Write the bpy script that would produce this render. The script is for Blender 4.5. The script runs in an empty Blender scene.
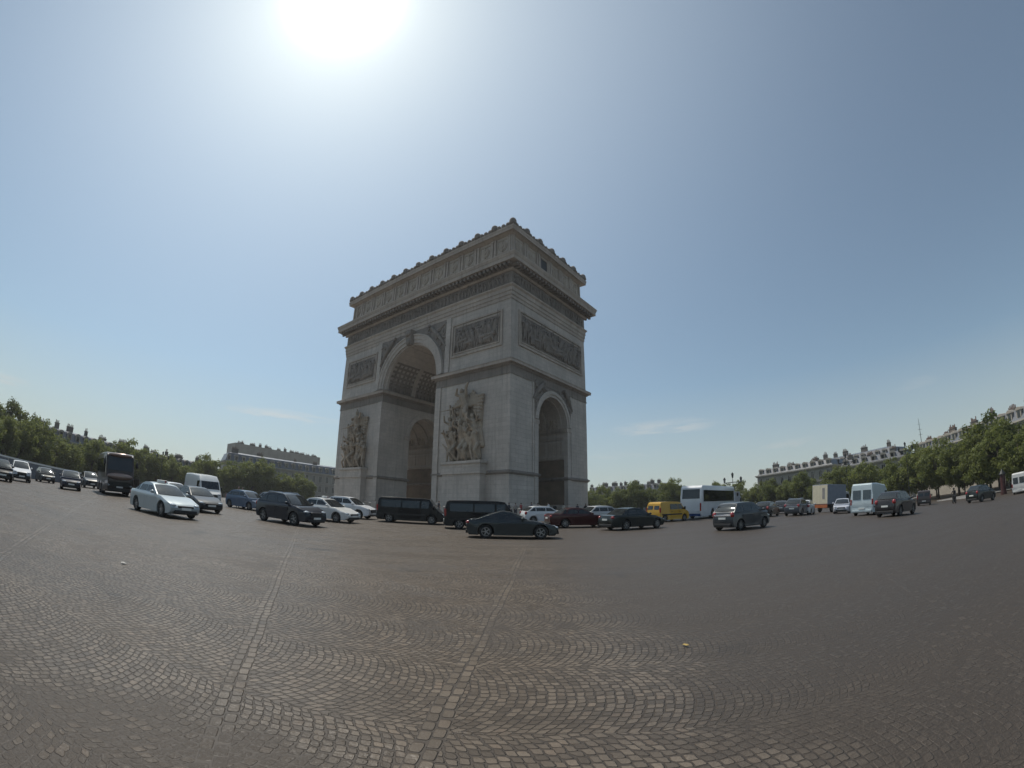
import bpy, bmesh, math, random
from math import sin, cos, pi, sqrt, atan2, radians, hypot
from mathutils import Vector, Matrix, noise

random.seed(7)
scene = bpy.context.scene
COL = scene.collection

# ------------------------------------------------------------------ materials
class X:
    """a socket with arithmetic, building Math nodes"""
    def __init__(s, nt, sock): s.nt, s.s = nt, sock
    def _op(s, op, b=None, c=None, rev=False):
        n = s.nt.nodes.new('ShaderNodeMath'); n.operation = op
        vals = [s, b, c]
        if rev: vals[0], vals[1] = b, s
        for i, v in enumerate(vals):
            if v is None: continue
            if isinstance(v, X): s.nt.links.new(v.s, n.inputs[i])
            else: n.inputs[i].default_value = v
        return X(s.nt, n.outputs[0])
    def __add__(s, b): return s._op('ADD', b)
    __radd__ = __add__
    def __sub__(s, b): return s._op('SUBTRACT', b)
    def __rsub__(s, b): return s._op('SUBTRACT', b, rev=True)
    def __mul__(s, b): return s._op('MULTIPLY', b)
    __rmul__ = __mul__
    def __truediv__(s, b): return s._op('DIVIDE', b)
    def f(s, op, b=None, c=None): return s._op(op, b, c)
    def clamp(s):
        return s.f('MAXIMUM', 0.0).f('MINIMUM', 1.0)
    def ramp(s, a, b):
        return ((s - a) * (1.0 / (b - a))).clamp()

def combine(nt, x, y, z=0.0):
    n = nt.nodes.new('ShaderNodeCombineXYZ')
    for i, v in enumerate((x, y, z)):
        if isinstance(v, X): nt.links.new(v.s, n.inputs[i])
        else: n.inputs[i].default_value = v
    return n.outputs[0]

def mixcol(nt, fac, a, b, mode='MIX'):
    n = nt.nodes.new('ShaderNodeMix'); n.data_type = 'RGBA'; n.blend_type = mode
    for sock, v in ((n.inputs[0], fac), (n.inputs[6], a), (n.inputs[7], b)):
        if isinstance(v, X): nt.links.new(v.s, sock)
        elif hasattr(v, 'is_output'): nt.links.new(v, sock)
        elif isinstance(v, (tuple, list)): sock.default_value = (*v[:3], 1)
        else: sock.default_value = v
    return n.outputs[2]

def noise_n(nt, vec, scale, detail=4.0, rough=0.55):
    n = nt.nodes.new('ShaderNodeTexNoise')
    n.inputs['Scale'].default_value = scale; n.inputs['Detail'].default_value = detail
    n.inputs['Roughness'].default_value = rough
    if vec is not None: nt.links.new(vec, n.inputs['Vector'])
    return X(nt, n.outputs['Fac'])

def white(nt, vec):
    n = nt.nodes.new('ShaderNodeTexWhiteNoise'); n.noise_dimensions = '3D'
    nt.links.new(vec, n.inputs['Vector'])
    return X(nt, n.outputs['Value'])

def newmat(name):
    m = bpy.data.materials.new(name); m.use_nodes = True
    nt = m.node_tree
    return m, nt, nt.nodes['Principled BSDF']

def mat(name, col, rough=0.5, metal=0.0, coat=0.0, var=0.0, vscale=3.0, bump=0.0, spec=0.5):
    m, nt, b = newmat(name)
    b.inputs['Roughness'].default_value = rough
    b.inputs['Metallic'].default_value = metal
    b.inputs['Coat Weight'].default_value = coat
    b.inputs['Coat Roughness'].default_value = 0.04
    b.inputs['Specular IOR Level'].default_value = spec
    tc = nt.nodes.new('ShaderNodeTexCoord')
    v = max(var, 0.04)
    n = noise_n(nt, tc.outputs['Object'], vscale, 5)
    c = mixcol(nt, n.ramp(0.3, 0.7), tuple(x * (1 - v) for x in col), tuple(min(1, x * (1 + v)) for x in col))
    nt.links.new(c, b.inputs['Base Color'])
    if bump:
        bn = nt.nodes.new('ShaderNodeBump'); bn.inputs['Strength'].default_value = bump
        bn.inputs['Distance'].default_value = 0.05
        n2 = noise_n(nt, tc.outputs['Object'], vscale * 3, 6)
        nt.links.new(n2.s, bn.inputs['Height']); nt.links.new(bn.outputs[0], b.inputs['Normal'])
    return m

M = {}
def paint(name, col, metal=0.0, rough=0.36):
    if name not in M: M[name] = mat(name, col, rough, metal, 0.15 if max(col) < .02 else 0.55, 0.06, 1.5, spec=0.2)
    return M[name]
M['glass'] = mat('tinted_glass', (0.018, 0.022, 0.024), 0.04, 0, 0, 0.1, 1, spec=0.7)
M['glass_clear'] = mat('pale_glass', (0.06, 0.075, 0.08), 0.05, 0, 0, 0.1, 1, spec=0.8)
M['tyre'] = mat('tyre_rubber', (0.018, 0.018, 0.018), 0.8, var=0.2)
M['rim'] = mat('alloy_rim', (0.32, 0.33, 0.34), 0.35, 0.8)
M['black_plastic'] = mat('black_plastic', (0.014, 0.014, 0.015), 0.5, var=0.15)
M['headlamp'] = mat('headlamp_glass', (0.5, 0.52, 0.54), 0.06, 0.3, 1)
M['taillamp'] = mat('taillamp_glass', (0.28, 0.012, 0.012), 0.15, 0, 1)
M['amber'] = mat('amber_lamp', (0.6, 0.2, 0.03), 0.2, 0, 1)
M['plate'] = mat('plate_white', (0.7, 0.7, 0.66), 0.5)
M['chrome'] = mat('chrome', (0.6, 0.6, 0.62), 0.12, 1)
M['bark'] = mat('bark', (0.075, 0.058, 0.045), 0.9, var=0.35, vscale=4, bump=0.6)
M['iron'] = mat('dark_iron', (0.022, 0.024, 0.024), 0.5, 0.4)
M['skin'] = mat('skin', (0.42, 0.27, 0.2), 0.6)
M['hair'] = mat('hair', (0.03, 0.022, 0.018), 0.7)
M['slate'] = mat('zinc_slate', (0.11, 0.12, 0.14), 0.42, var=0.25, vscale=0.8, bump=0.2)
M['facade'] = mat('cream_facade', (0.31, 0.285, 0.245), 0.85, var=0.12, vscale=0.5, bump=0.1)
M['facade_pale'] = mat('pale_facade', (0.38, 0.355, 0.31), 0.85, var=0.12, vscale=0.5, bump=0.1)
M['terracotta'] = mat('terracotta_pots', (0.16, 0.095, 0.07), 0.85, var=0.2)
M['concrete'] = mat('concrete', (0.3, 0.29, 0.27), 0.85, var=0.15, vscale=2, bump=0.2)
M['kerb'] = mat('granite_kerb', (0.27, 0.26, 0.25), 0.75, var=0.2, vscale=1.5, bump=0.2)
M['wood'] = mat('tan_boarding', (0.19, 0.145, 0.105), 0.8, var=0.2, vscale=0.6)

def stone_mat(name, col, grime=0.5, course=0.62, carved=False):
    m, nt, b = newmat(name)
    tc = nt.nodes.new('ShaderNodeTexCoord'); o = tc.outputs['Object']
    sep = nt.nodes.new('ShaderNodeSeparateXYZ'); nt.links.new(o, sep.inputs[0])
    x, y, z = (X(nt, sep.outputs[i]) for i in range(3))
    row = (z / course).f('FLOOR')
    h = x + y * 1.013 + row * 0.53
    colm = (h / 1.35).f('FLOOR')
    tone = white(nt, combine(nt, colm, row, 3.0))
    n1 = noise_n(nt, o, 0.22, 6, 0.6); n2 = noise_n(nt, o, 2.2, 5, 0.65)
    # vertical rain streaks
    mp = nt.nodes.new('ShaderNodeMapping'); mp.inputs['Scale'].default_value = (1.6, 1.6, 0.09)
    nt.links.new(o, mp.inputs['Vector'])
    n3 = noise_n(nt, mp.outputs[0], 1.0, 5, 0.6)
    base = mixcol(nt, n1.ramp(0.3, 0.72), tuple(c * 0.8 for c in col), tuple(c * 1.12 for c in col))
    base = mixcol(nt, tone * 0.42, base, tuple(c * 0.72 for c in col))
    base = mixcol(nt, n3.ramp(0.5, 0.78) * grime, base, tuple(c * 0.42 for c in col))
    base = mixcol(nt, n2.ramp(0.52, 0.8) * (grime * 0.7), base, tuple(c * 0.5 for c in col))
    fz = (z / course).f('FRACT'); fx = (h / 1.35).f('FRACT')
    joint = (fz.f('LESS_THAN', 0.035).f('MAXIMUM', fx.f('LESS_THAN', 0.018))) * (0.0 if carved else 0.6)
    base = mixcol(nt, joint, base, tuple(c * 0.45 for c in col))
    nt.links.new(base, b.inputs['Base Color'])
    b.inputs['Roughness'].default_value = 0.9
    b.inputs['Specular IOR Level'].default_value = 0.25
    bn = nt.nodes.new('ShaderNodeBump'); bn.inputs['Strength'].default_value = 0.6; bn.inputs['Distance'].default_value = 0.06
    hgt = n2 * (1.0 if not carved else 2.0) - joint * 1.5
    nt.links.new(hgt.s, bn.inputs['Height']); nt.links.new(bn.outputs[0], b.inputs['Normal'])
    return m
M['stone'] = stone_mat('limestone_ashlar', (0.53, 0.475, 0.42), 0.5)
M['stone_mould'] = stone_mat('limestone_moulding', (0.47, 0.405, 0.345), 0.6, carved=True)
M['stone_carved'] = stone_mat('limestone_carving', (0.47, 0.405, 0.335), 0.7, carved=True)
M['stone_dark'] = stone_mat('shade_toned_limestone', (0.27, 0.238, 0.208), 0.8, carved=True)  # dark tone holds the shade of vault, frieze and carvings in its colour
M['stone_group'] = stone_mat('warm_carved_limestone', (0.41, 0.34, 0.265), 0.9, carved=True)

def leaf_mat(name, c1, c2):
    m, nt, b = newmat(name)
    g = nt.nodes.new('ShaderNodeNewGeometry'); oi = nt.nodes.new('ShaderNodeObjectInfo')
    f = X(nt, g.outputs['Random Per Island']) * 0.5 + X(nt, oi.outputs['Random']) * 0.5
    c = mixcol(nt, f, c1, c2)
    nt.links.new(c, b.inputs['Base Color']); b.inputs['Roughness'].default_value = 0.6
    b.inputs['Specular IOR Level'].default_value = 0.25
    tr = nt.nodes.new('ShaderNodeBsdfTranslucent'); nt.links.new(mixcol(nt, 0.5, c, (0.24, 0.28, 0.06)), tr.inputs[0])
    mx = nt.nodes.new('ShaderNodeMixShader'); mx.inputs[0].default_value = 0.5
    nt.links.new(b.outputs[0], mx.inputs[1]); nt.links.new(tr.outputs[0], mx.inputs[2])
    nt.links.new(mx.outputs[0], nt.nodes['Material Output'].inputs[0])
    return m
M['leaf'] = leaf_mat('plane_leaves', (0.06, 0.082, 0.024), (0.19, 0.21, 0.072))
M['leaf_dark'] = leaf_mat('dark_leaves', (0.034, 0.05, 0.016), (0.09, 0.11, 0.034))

# ------------------------------------------------------------------ helpers
def link(o, parent=None):
    COL.objects.link(o)
    if parent is not None: o.parent = parent
    return o

def tag(o, label=None, cat=None, group=None, kind=None):
    if label: o['label'] = label
    if cat: o['category'] = cat
    if group: o['group'] = group
    if kind: o['kind'] = kind
    return o

def empty(name, loc, rz=0.0, label=None, cat=None, group=None):
    o = bpy.data.objects.new(name, None); o.empty_display_size = 0.3
    link(o); o.location = loc; o.rotation_euler = (0, 0, rz)
    return tag(o, label, cat, group)

def obj(name, bm, m, parent=None, smooth=None, loc=None, recalc=True):
    if recalc: bmesh.ops.recalc_face_normals(bm, faces=bm.faces)
    me = bpy.data.meshes.new(name); bm.to_mesh(me); bm.free()
    for mm in (m if isinstance(m, (list, tuple)) else [m]): me.materials.append(mm)
    if smooth is not None:
        me.polygons.foreach_set('use_smooth', [True] * len(me.polygons))
        if smooth < 179: me.set_sharp_from_angle(angle=radians(smooth))
    o = bpy.data.objects.new(name, me); link(o, parent)
    if loc: o.location = loc
    return o

def obj_split(name, bm, m, parent, key, smooth=None):
    """one part for every group of islands that share key(centre)"""
    bmesh.ops.recalc_face_normals(bm, faces=bm.faces)
    bm.verts.index_update(); seen = set(); groups = {}
    for v in bm.verts:
        if v.index in seen: continue
        st = [v]; seen.add(v.index); isl = []
        while st:
            q = st.pop(); isl.append(q)
            for e in q.link_edges:
                w_ = e.other_vert(q)
                if w_.index not in seen: seen.add(w_.index); st.append(w_)
        c = sum((q.co for q in isl), Vector())/len(isl)
        groups.setdefault(key(c), []).extend(isl)
    out = []
    for g in groups.values():
        b2 = bmesh.new(); mp_ = {q.index: b2.verts.new(q.co) for q in g}; done = set()
        for q in g:
            for f in q.link_faces:
                if f in done: continue
                done.add(f); b2.faces.new([mp_[x.index] for x in f.verts])
        out.append(obj(name, b2, m, parent, smooth, recalc=False))
    bm.free(); return out
def sgnkey(c): return (c.x > 0, c.y > 0)

def box(bm, x0, x1, y0, y1, z0, z1):
    v = [bm.verts.new(p) for p in ((x0,y0,z0),(x1,y0,z0),(x1,y1,z0),(x0,y1,z0),(x0,y0,z1),(x1,y0,z1),(x1,y1,z1),(x0,y1,z1))]
    for f in ((0,3,2,1),(4,5,6,7),(0,1,5,4),(1,2,6,5),(2,3,7,6),(3,0,4,7)): bm.faces.new([v[i] for i in f])

def slab(bm, pts, nrm, t0=-0.012, t1=0.007):
    """a polygon given thickness along nrm"""
    nrm = Vector(nrm).normalized()
    a = [bm.verts.new(Vector(p) + nrm * t1) for p in pts]; b = [bm.verts.new(Vector(p) + nrm * t0) for p in pts]
    bm.faces.new(a); bm.faces.new(b[::-1])
    n = len(pts)
    for i in range(n): bm.faces.new((a[i], b[i], b[(i+1) % n], a[(i+1) % n]))

def ell(bm, c, r, seg=10, rings=7):
    c = Vector(c); prev = None
    top = bm.verts.new((c.x, c.y, c.z + r[2])); bot = bm.verts.new((c.x, c.y, c.z - r[2]))
    for i in range(1, rings):
        a = pi*i/rings
        cur = [bm.verts.new((c.x + r[0]*sin(a)*cos(2*pi*k/seg), c.y + r[1]*sin(a)*sin(2*pi*k/seg), c.z + r[2]*cos(a))) for k in range(seg)]
        for k in range(seg):
            q = (k+1) % seg
            if prev is None: bm.faces.new((top, cur[k], cur[q]))
            else: bm.faces.new((prev[k], cur[k], cur[q], prev[q]))
        prev = cur
    for k in range(seg): bm.faces.new((bot, prev[(k+1) % seg], prev[k]))

def capsule(bm, a, b, ra, rb, seg=7):
    a, b = Vector(a), Vector(b); d = b - a; L = d.length
    if L < 1e-5: return
    q = d.to_track_quat('Z', 'Y')
    rings = [(-ra, 0.02), (-ra*0.6, ra*0.8), (0, ra), (L*0.5, (ra+rb)/2), (L, rb), (L+rb*0.6, rb*0.8), (L+rb, 0.02)]
    prev = None
    for z, r in rings:
        cur = [bm.verts.new(a + q @ Vector((r*cos(2*pi*k/seg), r*sin(2*pi*k/seg), z))) for k in range(seg)]
        if prev:
            for k in range(seg): bm.faces.new((prev[k], prev[(k+1) % seg], cur[(k+1) % seg], cur[k]))
        else: bm.faces.new(cur[::-1])
        prev = cur
    bm.faces.new(prev)

def tube(bm, pts, rads, seg=8):
    prev = None
    for i, (p, r) in enumerate(zip(pts, rads)):
        p = Vector(p)
        d = (Vector(pts[min(i+1, len(pts)-1)]) - Vector(pts[max(i-1, 0)]))
        q = d.to_track_quat('Z', 'Y')
        cur = [bm.verts.new(p + q @ Vector((r*cos(2*pi*k/seg), r*sin(2*pi*k/seg), 0))) for k in range(seg)]
        if prev:
            for k in range(seg): bm.faces.new((prev[k], prev[(k+1) % seg], cur[(k+1) % seg], cur[k]))
        else: bm.faces.new(cur[::-1])
        prev = cur
    bm.faces.new(prev)

def prism(bm, poly, axis, a, b):
    """poly in the plane across axis; axis 'x': poly=(y,z), axis 'y': poly=(x,z)"""
    mk = (lambda p, t: (t, p[0], p[1])) if axis == 'x' else (lambda p, t: (p[0], t, p[1]))
    A = [bm.verts.new(mk(p, a)) for p in poly]; B = [bm.verts.new(mk(p, b)) for p in poly]
    bm.faces.new(A); bm.faces.new(B[::-1]); n = len(poly)
    for i in range(n): bm.faces.new((A[i], B[i], B[(i+1) % n], A[(i+1) % n]))

# ------------------------------------------------------------------ terrain
AC = (-11.2, 84.0)
def S(x, w): return 0.5 * (x + sqrt(x*x + w*w))
def tz(x, y):
    rho = hypot(x - AC[0], y - AC[1])
    return (-1.32 + .034*S(min(63 - rho, 26), 8) - .058*S(min(x - .55*y, 40) - 4, 8) - .04*S(min(-x - .8*y, 50) - 4, 8))

def ground_material():
    m, nt, b = newmat('worn_cobblestone')
    g = nt.nodes.new('ShaderNodeNewGeometry'); pos = g.outputs['Position']
    sep = nt.nodes.new('ShaderNodeSeparateXYZ'); nt.links.new(pos, sep.inputs[0])
    px, py = X(nt, sep.outputs[0]), X(nt, sep.outputs[1])
    # slow wobble so that courses are never ruler straight
    wob = noise_n(nt, pos, 0.55, 2); wob2 = noise_n(nt, pos, 7.0, 3)
    th = radians(-4)
    s = px*cos(th) + py*sin(th) + (wob2 - 0.5)*0.05
    t = py*cos(th) - px*sin(th) + (wob - 0.5)*0.34 + (wob2 - 0.5)*0.045
    P = 1.42                                    # width of one band of arcs
    band = (t / P).f('FLOOR')
    tau = ((t / P).f('FRACT') - 0.5) * P
    R = 1.12
    arc = (R*R - tau*tau).f('SQRT')
    off = white(nt, combine(nt, band, 7.0, 1.0)) * 3.0
    s2 = s - arc + off
    d = 0.076
    row = (s2 / d).f('FLOOR'); fr = (s2 / d).f('FRACT')
    along = (tau / R).f('ARCSINE') * R / 0.082 + white(nt, combine(nt, row, band, 5.0))
    cell = along.f('FLOOR'); fa = along.f('FRACT')
    # straight double courses (two lines running away from the camera and one crossing ring)
    def line(x0, y0, x1, y1, k):
        L = hypot(x1-x0, y1-y0); ux, uy = (x1-x0)/L, (y1-y0)/L
        dd = (px - x0)*uy - (py - y0)*ux + (wob - 0.5)*0.12
        ll = (px - x0)*ux + (py - y0)*uy
        return dd, ll, k
    circ = ((px - 3.2)*(px - 3.2) + (py + 7.4)*(py + 7.4)).f('SQRT') - 18.0
    lines = [line(-1.51, 1.89, -4.97, 9.46, 11.0), line(-0.52, 2.34, 0.01, 9.9, 12.0),
             (circ + (wob - .5)*.15, px, 13.0), line(3.6, 1.5, 8.2, 9.0, 14.0), line(-5.2, 2.0, -13.5, 9.6, 15.0)]
    in_any = None
    def mixv(f, a, c): return a + (c - a) * f
    for dd, ll, k in lines:
        inn = dd.f('ABSOLUTE').f('LESS_THAN', 0.094)
        r2 = (dd / 0.094).f('FLOOR')
        al = ll / 0.15 + r2*0.5
        fr = mixv(inn, fr, (dd / 0.094).f('FRACT')); fa = mixv(inn, fa, al.f('FRACT'))
        row = mixv(inn, row, r2 + k*31.0); cell = mixv(inn, cell, al.f('FLOOR'))
        in_any = inn if in_any is None else in_any.f('MAXIMUM', inn)
    jit = white(nt, combine(nt, row, cell, 77.0)); jit2 = white(nt, combine(nt, row, cell, 99.0))
    ex = (fr - 0.5 + (jit - 0.5)*0.16).f('ABSOLUTE') * 2.0; ey = (fa - 0.5 + (jit2 - 0.5)*0.2).f('ABSOLUTE') * 2.0
    j1 = ex.f('POWER', 5.0) + ey.f('POWER', 5.0)
    rnd = white(nt, combine(nt, row, cell, band)); rnd2 = white(nt, combine(nt, cell, row, band + 40.0))
    grain = noise_n(nt, pos, 38.0, 4, 0.7)
    stone = (1.0 - (j1 + (grain - 0.5)*0.5).ramp(0.28, 0.68))
    # worn asphalt smeared over the stones
    big = noise_n(nt, pos, 0.33, 5, 0.62); mid = noise_n(nt, pos, 1.7, 6, 0.7)
    dist = (px*px + py*py).f('SQRT')
    smear = (big*0.75 + mid*0.45).ramp(0.60, 0.70)
    corner = ((px + 1.75)*(px + 1.75)*0.5 + (py - 1.6)*(py - 1.6)*1.4).f('SQRT')
    patch = ((1.35 - corner) * 0.9 + (mid - 0.5)*1.5).ramp(0.0, 0.45)
    rightside = ((px - 0.5)*0.42 + (big - 0.5)*2.2 + (mid - .5)*1.2).ramp(0.05, 0.7) * 0.97
    smear = smear.f('MAXIMUM', patch*0.9).f('MAXIMUM', rightside)
    hold = (rnd2.ramp(0.5, 1.0)*0.7 + grain.ramp(0.45, 0.75)*0.3)
    shown = (1.0 - smear * (1.0 - hold*0.62)).clamp()
    stone_c = mixcol(nt, rnd, (0.074, 0.0585, 0.044), (0.19, 0.153, 0.116))
    stone_c = mixcol(nt, (rnd2.ramp(0.86, 1.0))*0.5, stone_c, (0.22, 0.165, 0.12))
    stone_c = mixcol(nt, in_any*0.08, stone_c, (0.2, 0.165, 0.12))
    stone_c = mixcol(nt, grain.ramp(0.35, 0.75)*0.45, stone_c, (0.062, 0.048, 0.035))
    stone_c = mixcol(nt, rightside*0.62, stone_c, (0.05, 0.039, 0.031))
    tar = mixcol(nt, grain.ramp(0.3, 0.7), (0.030, 0.0235, 0.018), (0.066, 0.052, 0.041))
    c = mixcol(nt, stone*shown, tar, stone_c)
    tyre = noise_n(nt, combine(nt, px*0.05, py*0.5, 0.0), 1.0, 4, 0.6)
    c = mixcol(nt, tyre.ramp(0.45, 0.75)*0.25, c, (0.062, 0.048, 0.036))
    c = mixcol(nt, (noise_n(nt, pos, 0.9, 6, 0.7)).ramp(0.4, 0.72)*0.35, c, (0.05, 0.038, 0.028))
    rho = ((px - AC[0])*(px - AC[0]) + (py - AC[1])*(py - AC[1])).f('SQRT'); tht = (px - AC[0]).f('ARCTAN2', AC[1] - py)
    lane = noise_n(nt, combine(nt, rho*0.8, tht*7.0, 2.0), 1.0, 5, 0.6)
    c = mixcol(nt, lane.ramp(0.46, 0.68)*0.28, c, (0.044, 0.034, 0.026))
    oil = noise_n(nt, pos, 0.62, 3, 0.5)
    c = mixcol(nt, oil.ramp(0.66, 0.74)*0.6, c, (0.022, 0.019, 0.017))
    nt.links.new(c, b.inputs['Base Color'])
    rr = 0.6 - stone*shown*0.14 + (grain - 0.5)*0.3 - lane.ramp(0.4, 0.7)*0.06
    nt.links.new(rr.s, b.inputs['Roughness']); b.inputs['Specular IOR Level'].default_value = 0.35
    hgt = stone*shown*0.8 + rnd*stone*0.35*shown + grain*0.22
    bn = nt.nodes.new('ShaderNodeBump'); bn.inputs['Strength'].default_value = 0.75; bn.inputs['Distance'].default_value = 0.026
    nt.links.new(hgt.s, bn.inputs['Height']); nt.links.new(bn.outputs[0], b.inputs['Normal'])
    return m

bm = bmesh.new()
rad = [0.0] + [0.6*1.11**k for k in range(71)]
NS = 144; prev = None
for r in rad:
    if r == 0: cur = [bm.verts.new((0, 0, tz(0, 0)))]
    else: cur = [bm.verts.new((r*sin(2*pi*k/NS), r*cos(2*pi*k/NS), tz(r*sin(2*pi*k/NS), r*cos(2*pi*k/NS)))) for k in range(NS)]
    if prev:
        for k in range(NS):
            if len(prev) == 1: bm.faces.new((prev[0], cur[k], cur[(k+1) % NS]))
            else: bm.faces.new((prev[k], cur[k], cur[(k+1) % NS], prev[(k+1) % NS]))
    prev = cur
tag(obj('ground', bm, ground_material(), smooth=180), kind='structure')

# outer pavements of the round square, open where the avenues leave
for k in range(12):
    a0 = -127.7 + 30*k
    bm = bmesh.new(); rows = []
    for rho in (88.0, 88.0, 88.3, 92, 97, 104, 112, 122, 140):
        g = degrees = math.degrees(17.0 / max(rho, 90))
        rows.append((rho, [a0 + g + (30 - 2*g)*j/14 for j in range(15)]))
    vr = []
    for i, (rho, angs) in enumerate(rows):
        line_ = []
        for a in angs:
            x, y = AC[0] + rho*cos(radians(a)), AC[1] + rho*sin(radians(a))
            line_.append(bm.verts.new((x, y, tz(x, y) + (0.14 if i else -0.2))))
        vr.append(line_)
    for i in range(len(vr)-1):
        for j in range(14):
            f = bm.faces.new((vr[i][j], vr[i+1][j], vr[i+1][j+1], vr[i][j+1])); f.material_index = 0 if i < 2 else 1
    if 'paving' not in M: M['paving'] = mat('pavement_asphalt', (0.17, 0.165, 0.16), 0.85, var=0.2, vscale=0.7)
    tag(obj('pavement', bm, [M['kerb'], M['paving']]), kind='structure')

bm = bmesh.new()
ZP = -0.26
ring0 = []; ring1 = []; ring2 = []
for k in range(120):
    a = 2*pi*k/120
    p = (AC[0] + 38*cos(a), AC[1] + 38*sin(a))
    ring0.append(bm.verts.new((p[0], p[1], tz(*p) - 0.2))); ring1.append(bm.verts.new((p[0], p[1], ZP)))
    ring2.append(bm.verts.new((AC[0] + 37.7*cos(a), AC[1] + 37.7*sin(a), ZP)))
for k in range(120):
    q = (k+1) % 120
    bm.faces.new((ring0[k], ring0[q], ring1[q], ring1[k])); bm.faces.new((ring1[k], ring1[q], ring2[q], ring2[k]))
f = bm.faces.new(ring2); f.material_index = 1
tag(obj('plaza', bm, [M['kerb'], mat('plaza_setts', (0.22, 0.2, 0.18), 0.8, var=0.25, vscale=1.2)]), kind='structure')

# ------------------------------------------------------------------ the arch
W, D = 44.82, 22.21
ROT = 0.6577
CORNER = (-0.24, 61.52)
Ux, Uy, Vx, Vy = -cos(ROT), sin(ROT), sin(ROT), cos(ROT)
ctr = (CORNER[0] + Ux*W/2 + Vx*D/2, CORNER[1] + Uy*W/2 + Vy*D/2)
arch = empty('triumphal_arch', (ctr[0], ctr[1], ZP), -ROT,
             'colossal grey limestone triumphal arch with carved reliefs standing on the round plaza', 'arch')
HX, HY = W/2, D/2
RB, RS = 7.31, 4.22        # big and small vault radii
SB, SS = 21.88, 14.46      # springings
HI, HM, HA = 22.07, 38.72, 44.85
SETT = -0.3

def arcpts(c, r, z, n, rev=False):
    pts = [(c + r*cos(pi*k/n), z + r*sin(pi*k/n)) for k in range(n+1)]
    return pts[::-1] if rev else pts

# piers with the small vault
for sx, nm in ((-1, 'pier'), (1, 'pier')):
    bm = bmesh.new()
    poly = [(-HY, SETT), (-HY, SB), (HY, SB), (HY, SETT), (RS, SETT)] + arcpts(0, RS, SS, 28) + [(-RS, SETT)]
    xs = (RB, HX) if sx > 0 else (-HX, -RB)
    prism(bm, poly, 'x', *xs)
    obj('pier', bm, M['stone'], arch)
bm = bmesh.new()
poly = [(-HX, SB + 0.002), (-HX, HM - 2.2), (HX, HM - 2.2), (HX, SB + 0.002)] + arcpts(0, RB, SB + 0.002, 40)
prism(bm, poly, 'y', -HY, HY)
obj('upper_wall', bm, M['stone'], arch)

def band(bm, z0, z1, o0, o1=None, o2=None):
    """a moulding running round the whole outside; o0 bottom overhang, o1 top overhang"""
    o1 = o0 if o1 is None else o1
    lo = [(-HX-o0, -HY-o0), (HX+o0, -HY-o0), (HX+o0, HY+o0), (-HX-o0, HY+o0)]
    hi = [(-HX-o1, -HY-o1), (HX+o1, -HY-o1), (HX+o1, HY+o1), (-HX-o1, HY+o1)]
    a = [bm.verts.new((*p, z0)) for p in lo]; b = [bm.verts.new((*p, z1)) for p in hi]
    bm.faces.new(a[::-1]); bm.faces.new(b)
    for i in range(4): bm.faces.new((a[i], a[(i+1) % 4], b[(i+1) % 4], b[i]))

def pier_band(bm, z0, z1, o0, o1=None):
    """a moulding round each of the four piers"""
    o1 = o0 if o1 is None else o1
    for sx in (-1, 1):
        for sy in (-1, 1):
            xs = sorted((sx*RB, sx*HX)); ys = sorted((sy*RS, sy*HY))
            a = [bm.verts.new(p) for p in ((xs[0]-o0, ys[0]-o0, z0), (xs[1]+o0, ys[0]-o0, z0), (xs[1]+o0, ys[1]+o0, z0), (xs[0]-o0, ys[1]+o0, z0))]
            b = [bm.verts.new(p) for p in ((xs[0]-o1, ys[0]-o1, z1), (xs[1]+o1, ys[0]-o1, z1), (xs[1]+o1, ys[1]+o1, z1), (xs[0]-o1, ys[1]+o1, z1))]
            bm.faces.new(a[::-1]); bm.faces.new(b)
            for i in range(4): bm.faces.new((a[i], a[(i+1) % 4], b[(i+1) % 4], b[i]))

def side_band(bm, z0, z1, o0, o1=None):
    """impost moulding round each half of the arch (it also runs through the big vault)"""
    o1 = o0 if o1 is None else o1
    for sx in (-1, 1):
        xs = sorted((sx*RB, sx*HX))
        a = [bm.verts.new(p) for p in ((xs[0]-o0, -HY-o0, z0), (xs[1]+o0, -HY-o0, z0), (xs[1]+o0, HY+o0, z0), (xs[0]-o0, HY+o0, z0))]
        b = [bm.verts.new(p) for p in ((xs[0]-o1, -HY-o1, z1), (xs[1]+o1, -HY-o1, z1), (xs[1]+o1, HY+o1, z1), (xs[0]-o1, HY+o1, z1))]
        bm.faces.new(a[::-1]); bm.faces.new(b)
        for i in range(4): bm.faces.new((a[i], a[(i+1) % 4], b[(i+1) % 4], b[i]))

# plinth, socle moulding
bm = bmesh.new()
pier_band(bm, SETT, 0.55, 0.9); pier_band(bm, 0.55, 1.0, 0.62); pier_band(bm, 1.0, 1.45, 0.38); pier_band(bm, 1.45, 1.8, 0.36, 0.08)
obj_split('plinth', bm, M['stone_mould'], arch, sgnkey)
bm = bmesh.new()
pier_band(bm, 5.75, 5.95, 0.06, 0.2); pier_band(bm, 5.95, 6.2, 0.3); pier_band(bm, 6.2, 6.35, 0.22, 0.04)
obj_split('socle_moulding', bm, M['stone_dark'], arch, sgnkey)
# small springing moulding inside and beside the side vault
bm = bmesh.new()
for sx in (-1, 1):
    for sy in (-1, 1):
        xs = sorted((sx*(RB - 0.14), sx*(HX + 0.14))); ys = sorted((sy*(RS - 0.2), sy*(RS + 1.15)))
        box(bm, xs[0], xs[1], ys[0], ys[1], SS - 0.75, SS - 0.1)
obj_split('springing_moulding', bm, M['stone_mould'], arch, sgnkey)

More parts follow.
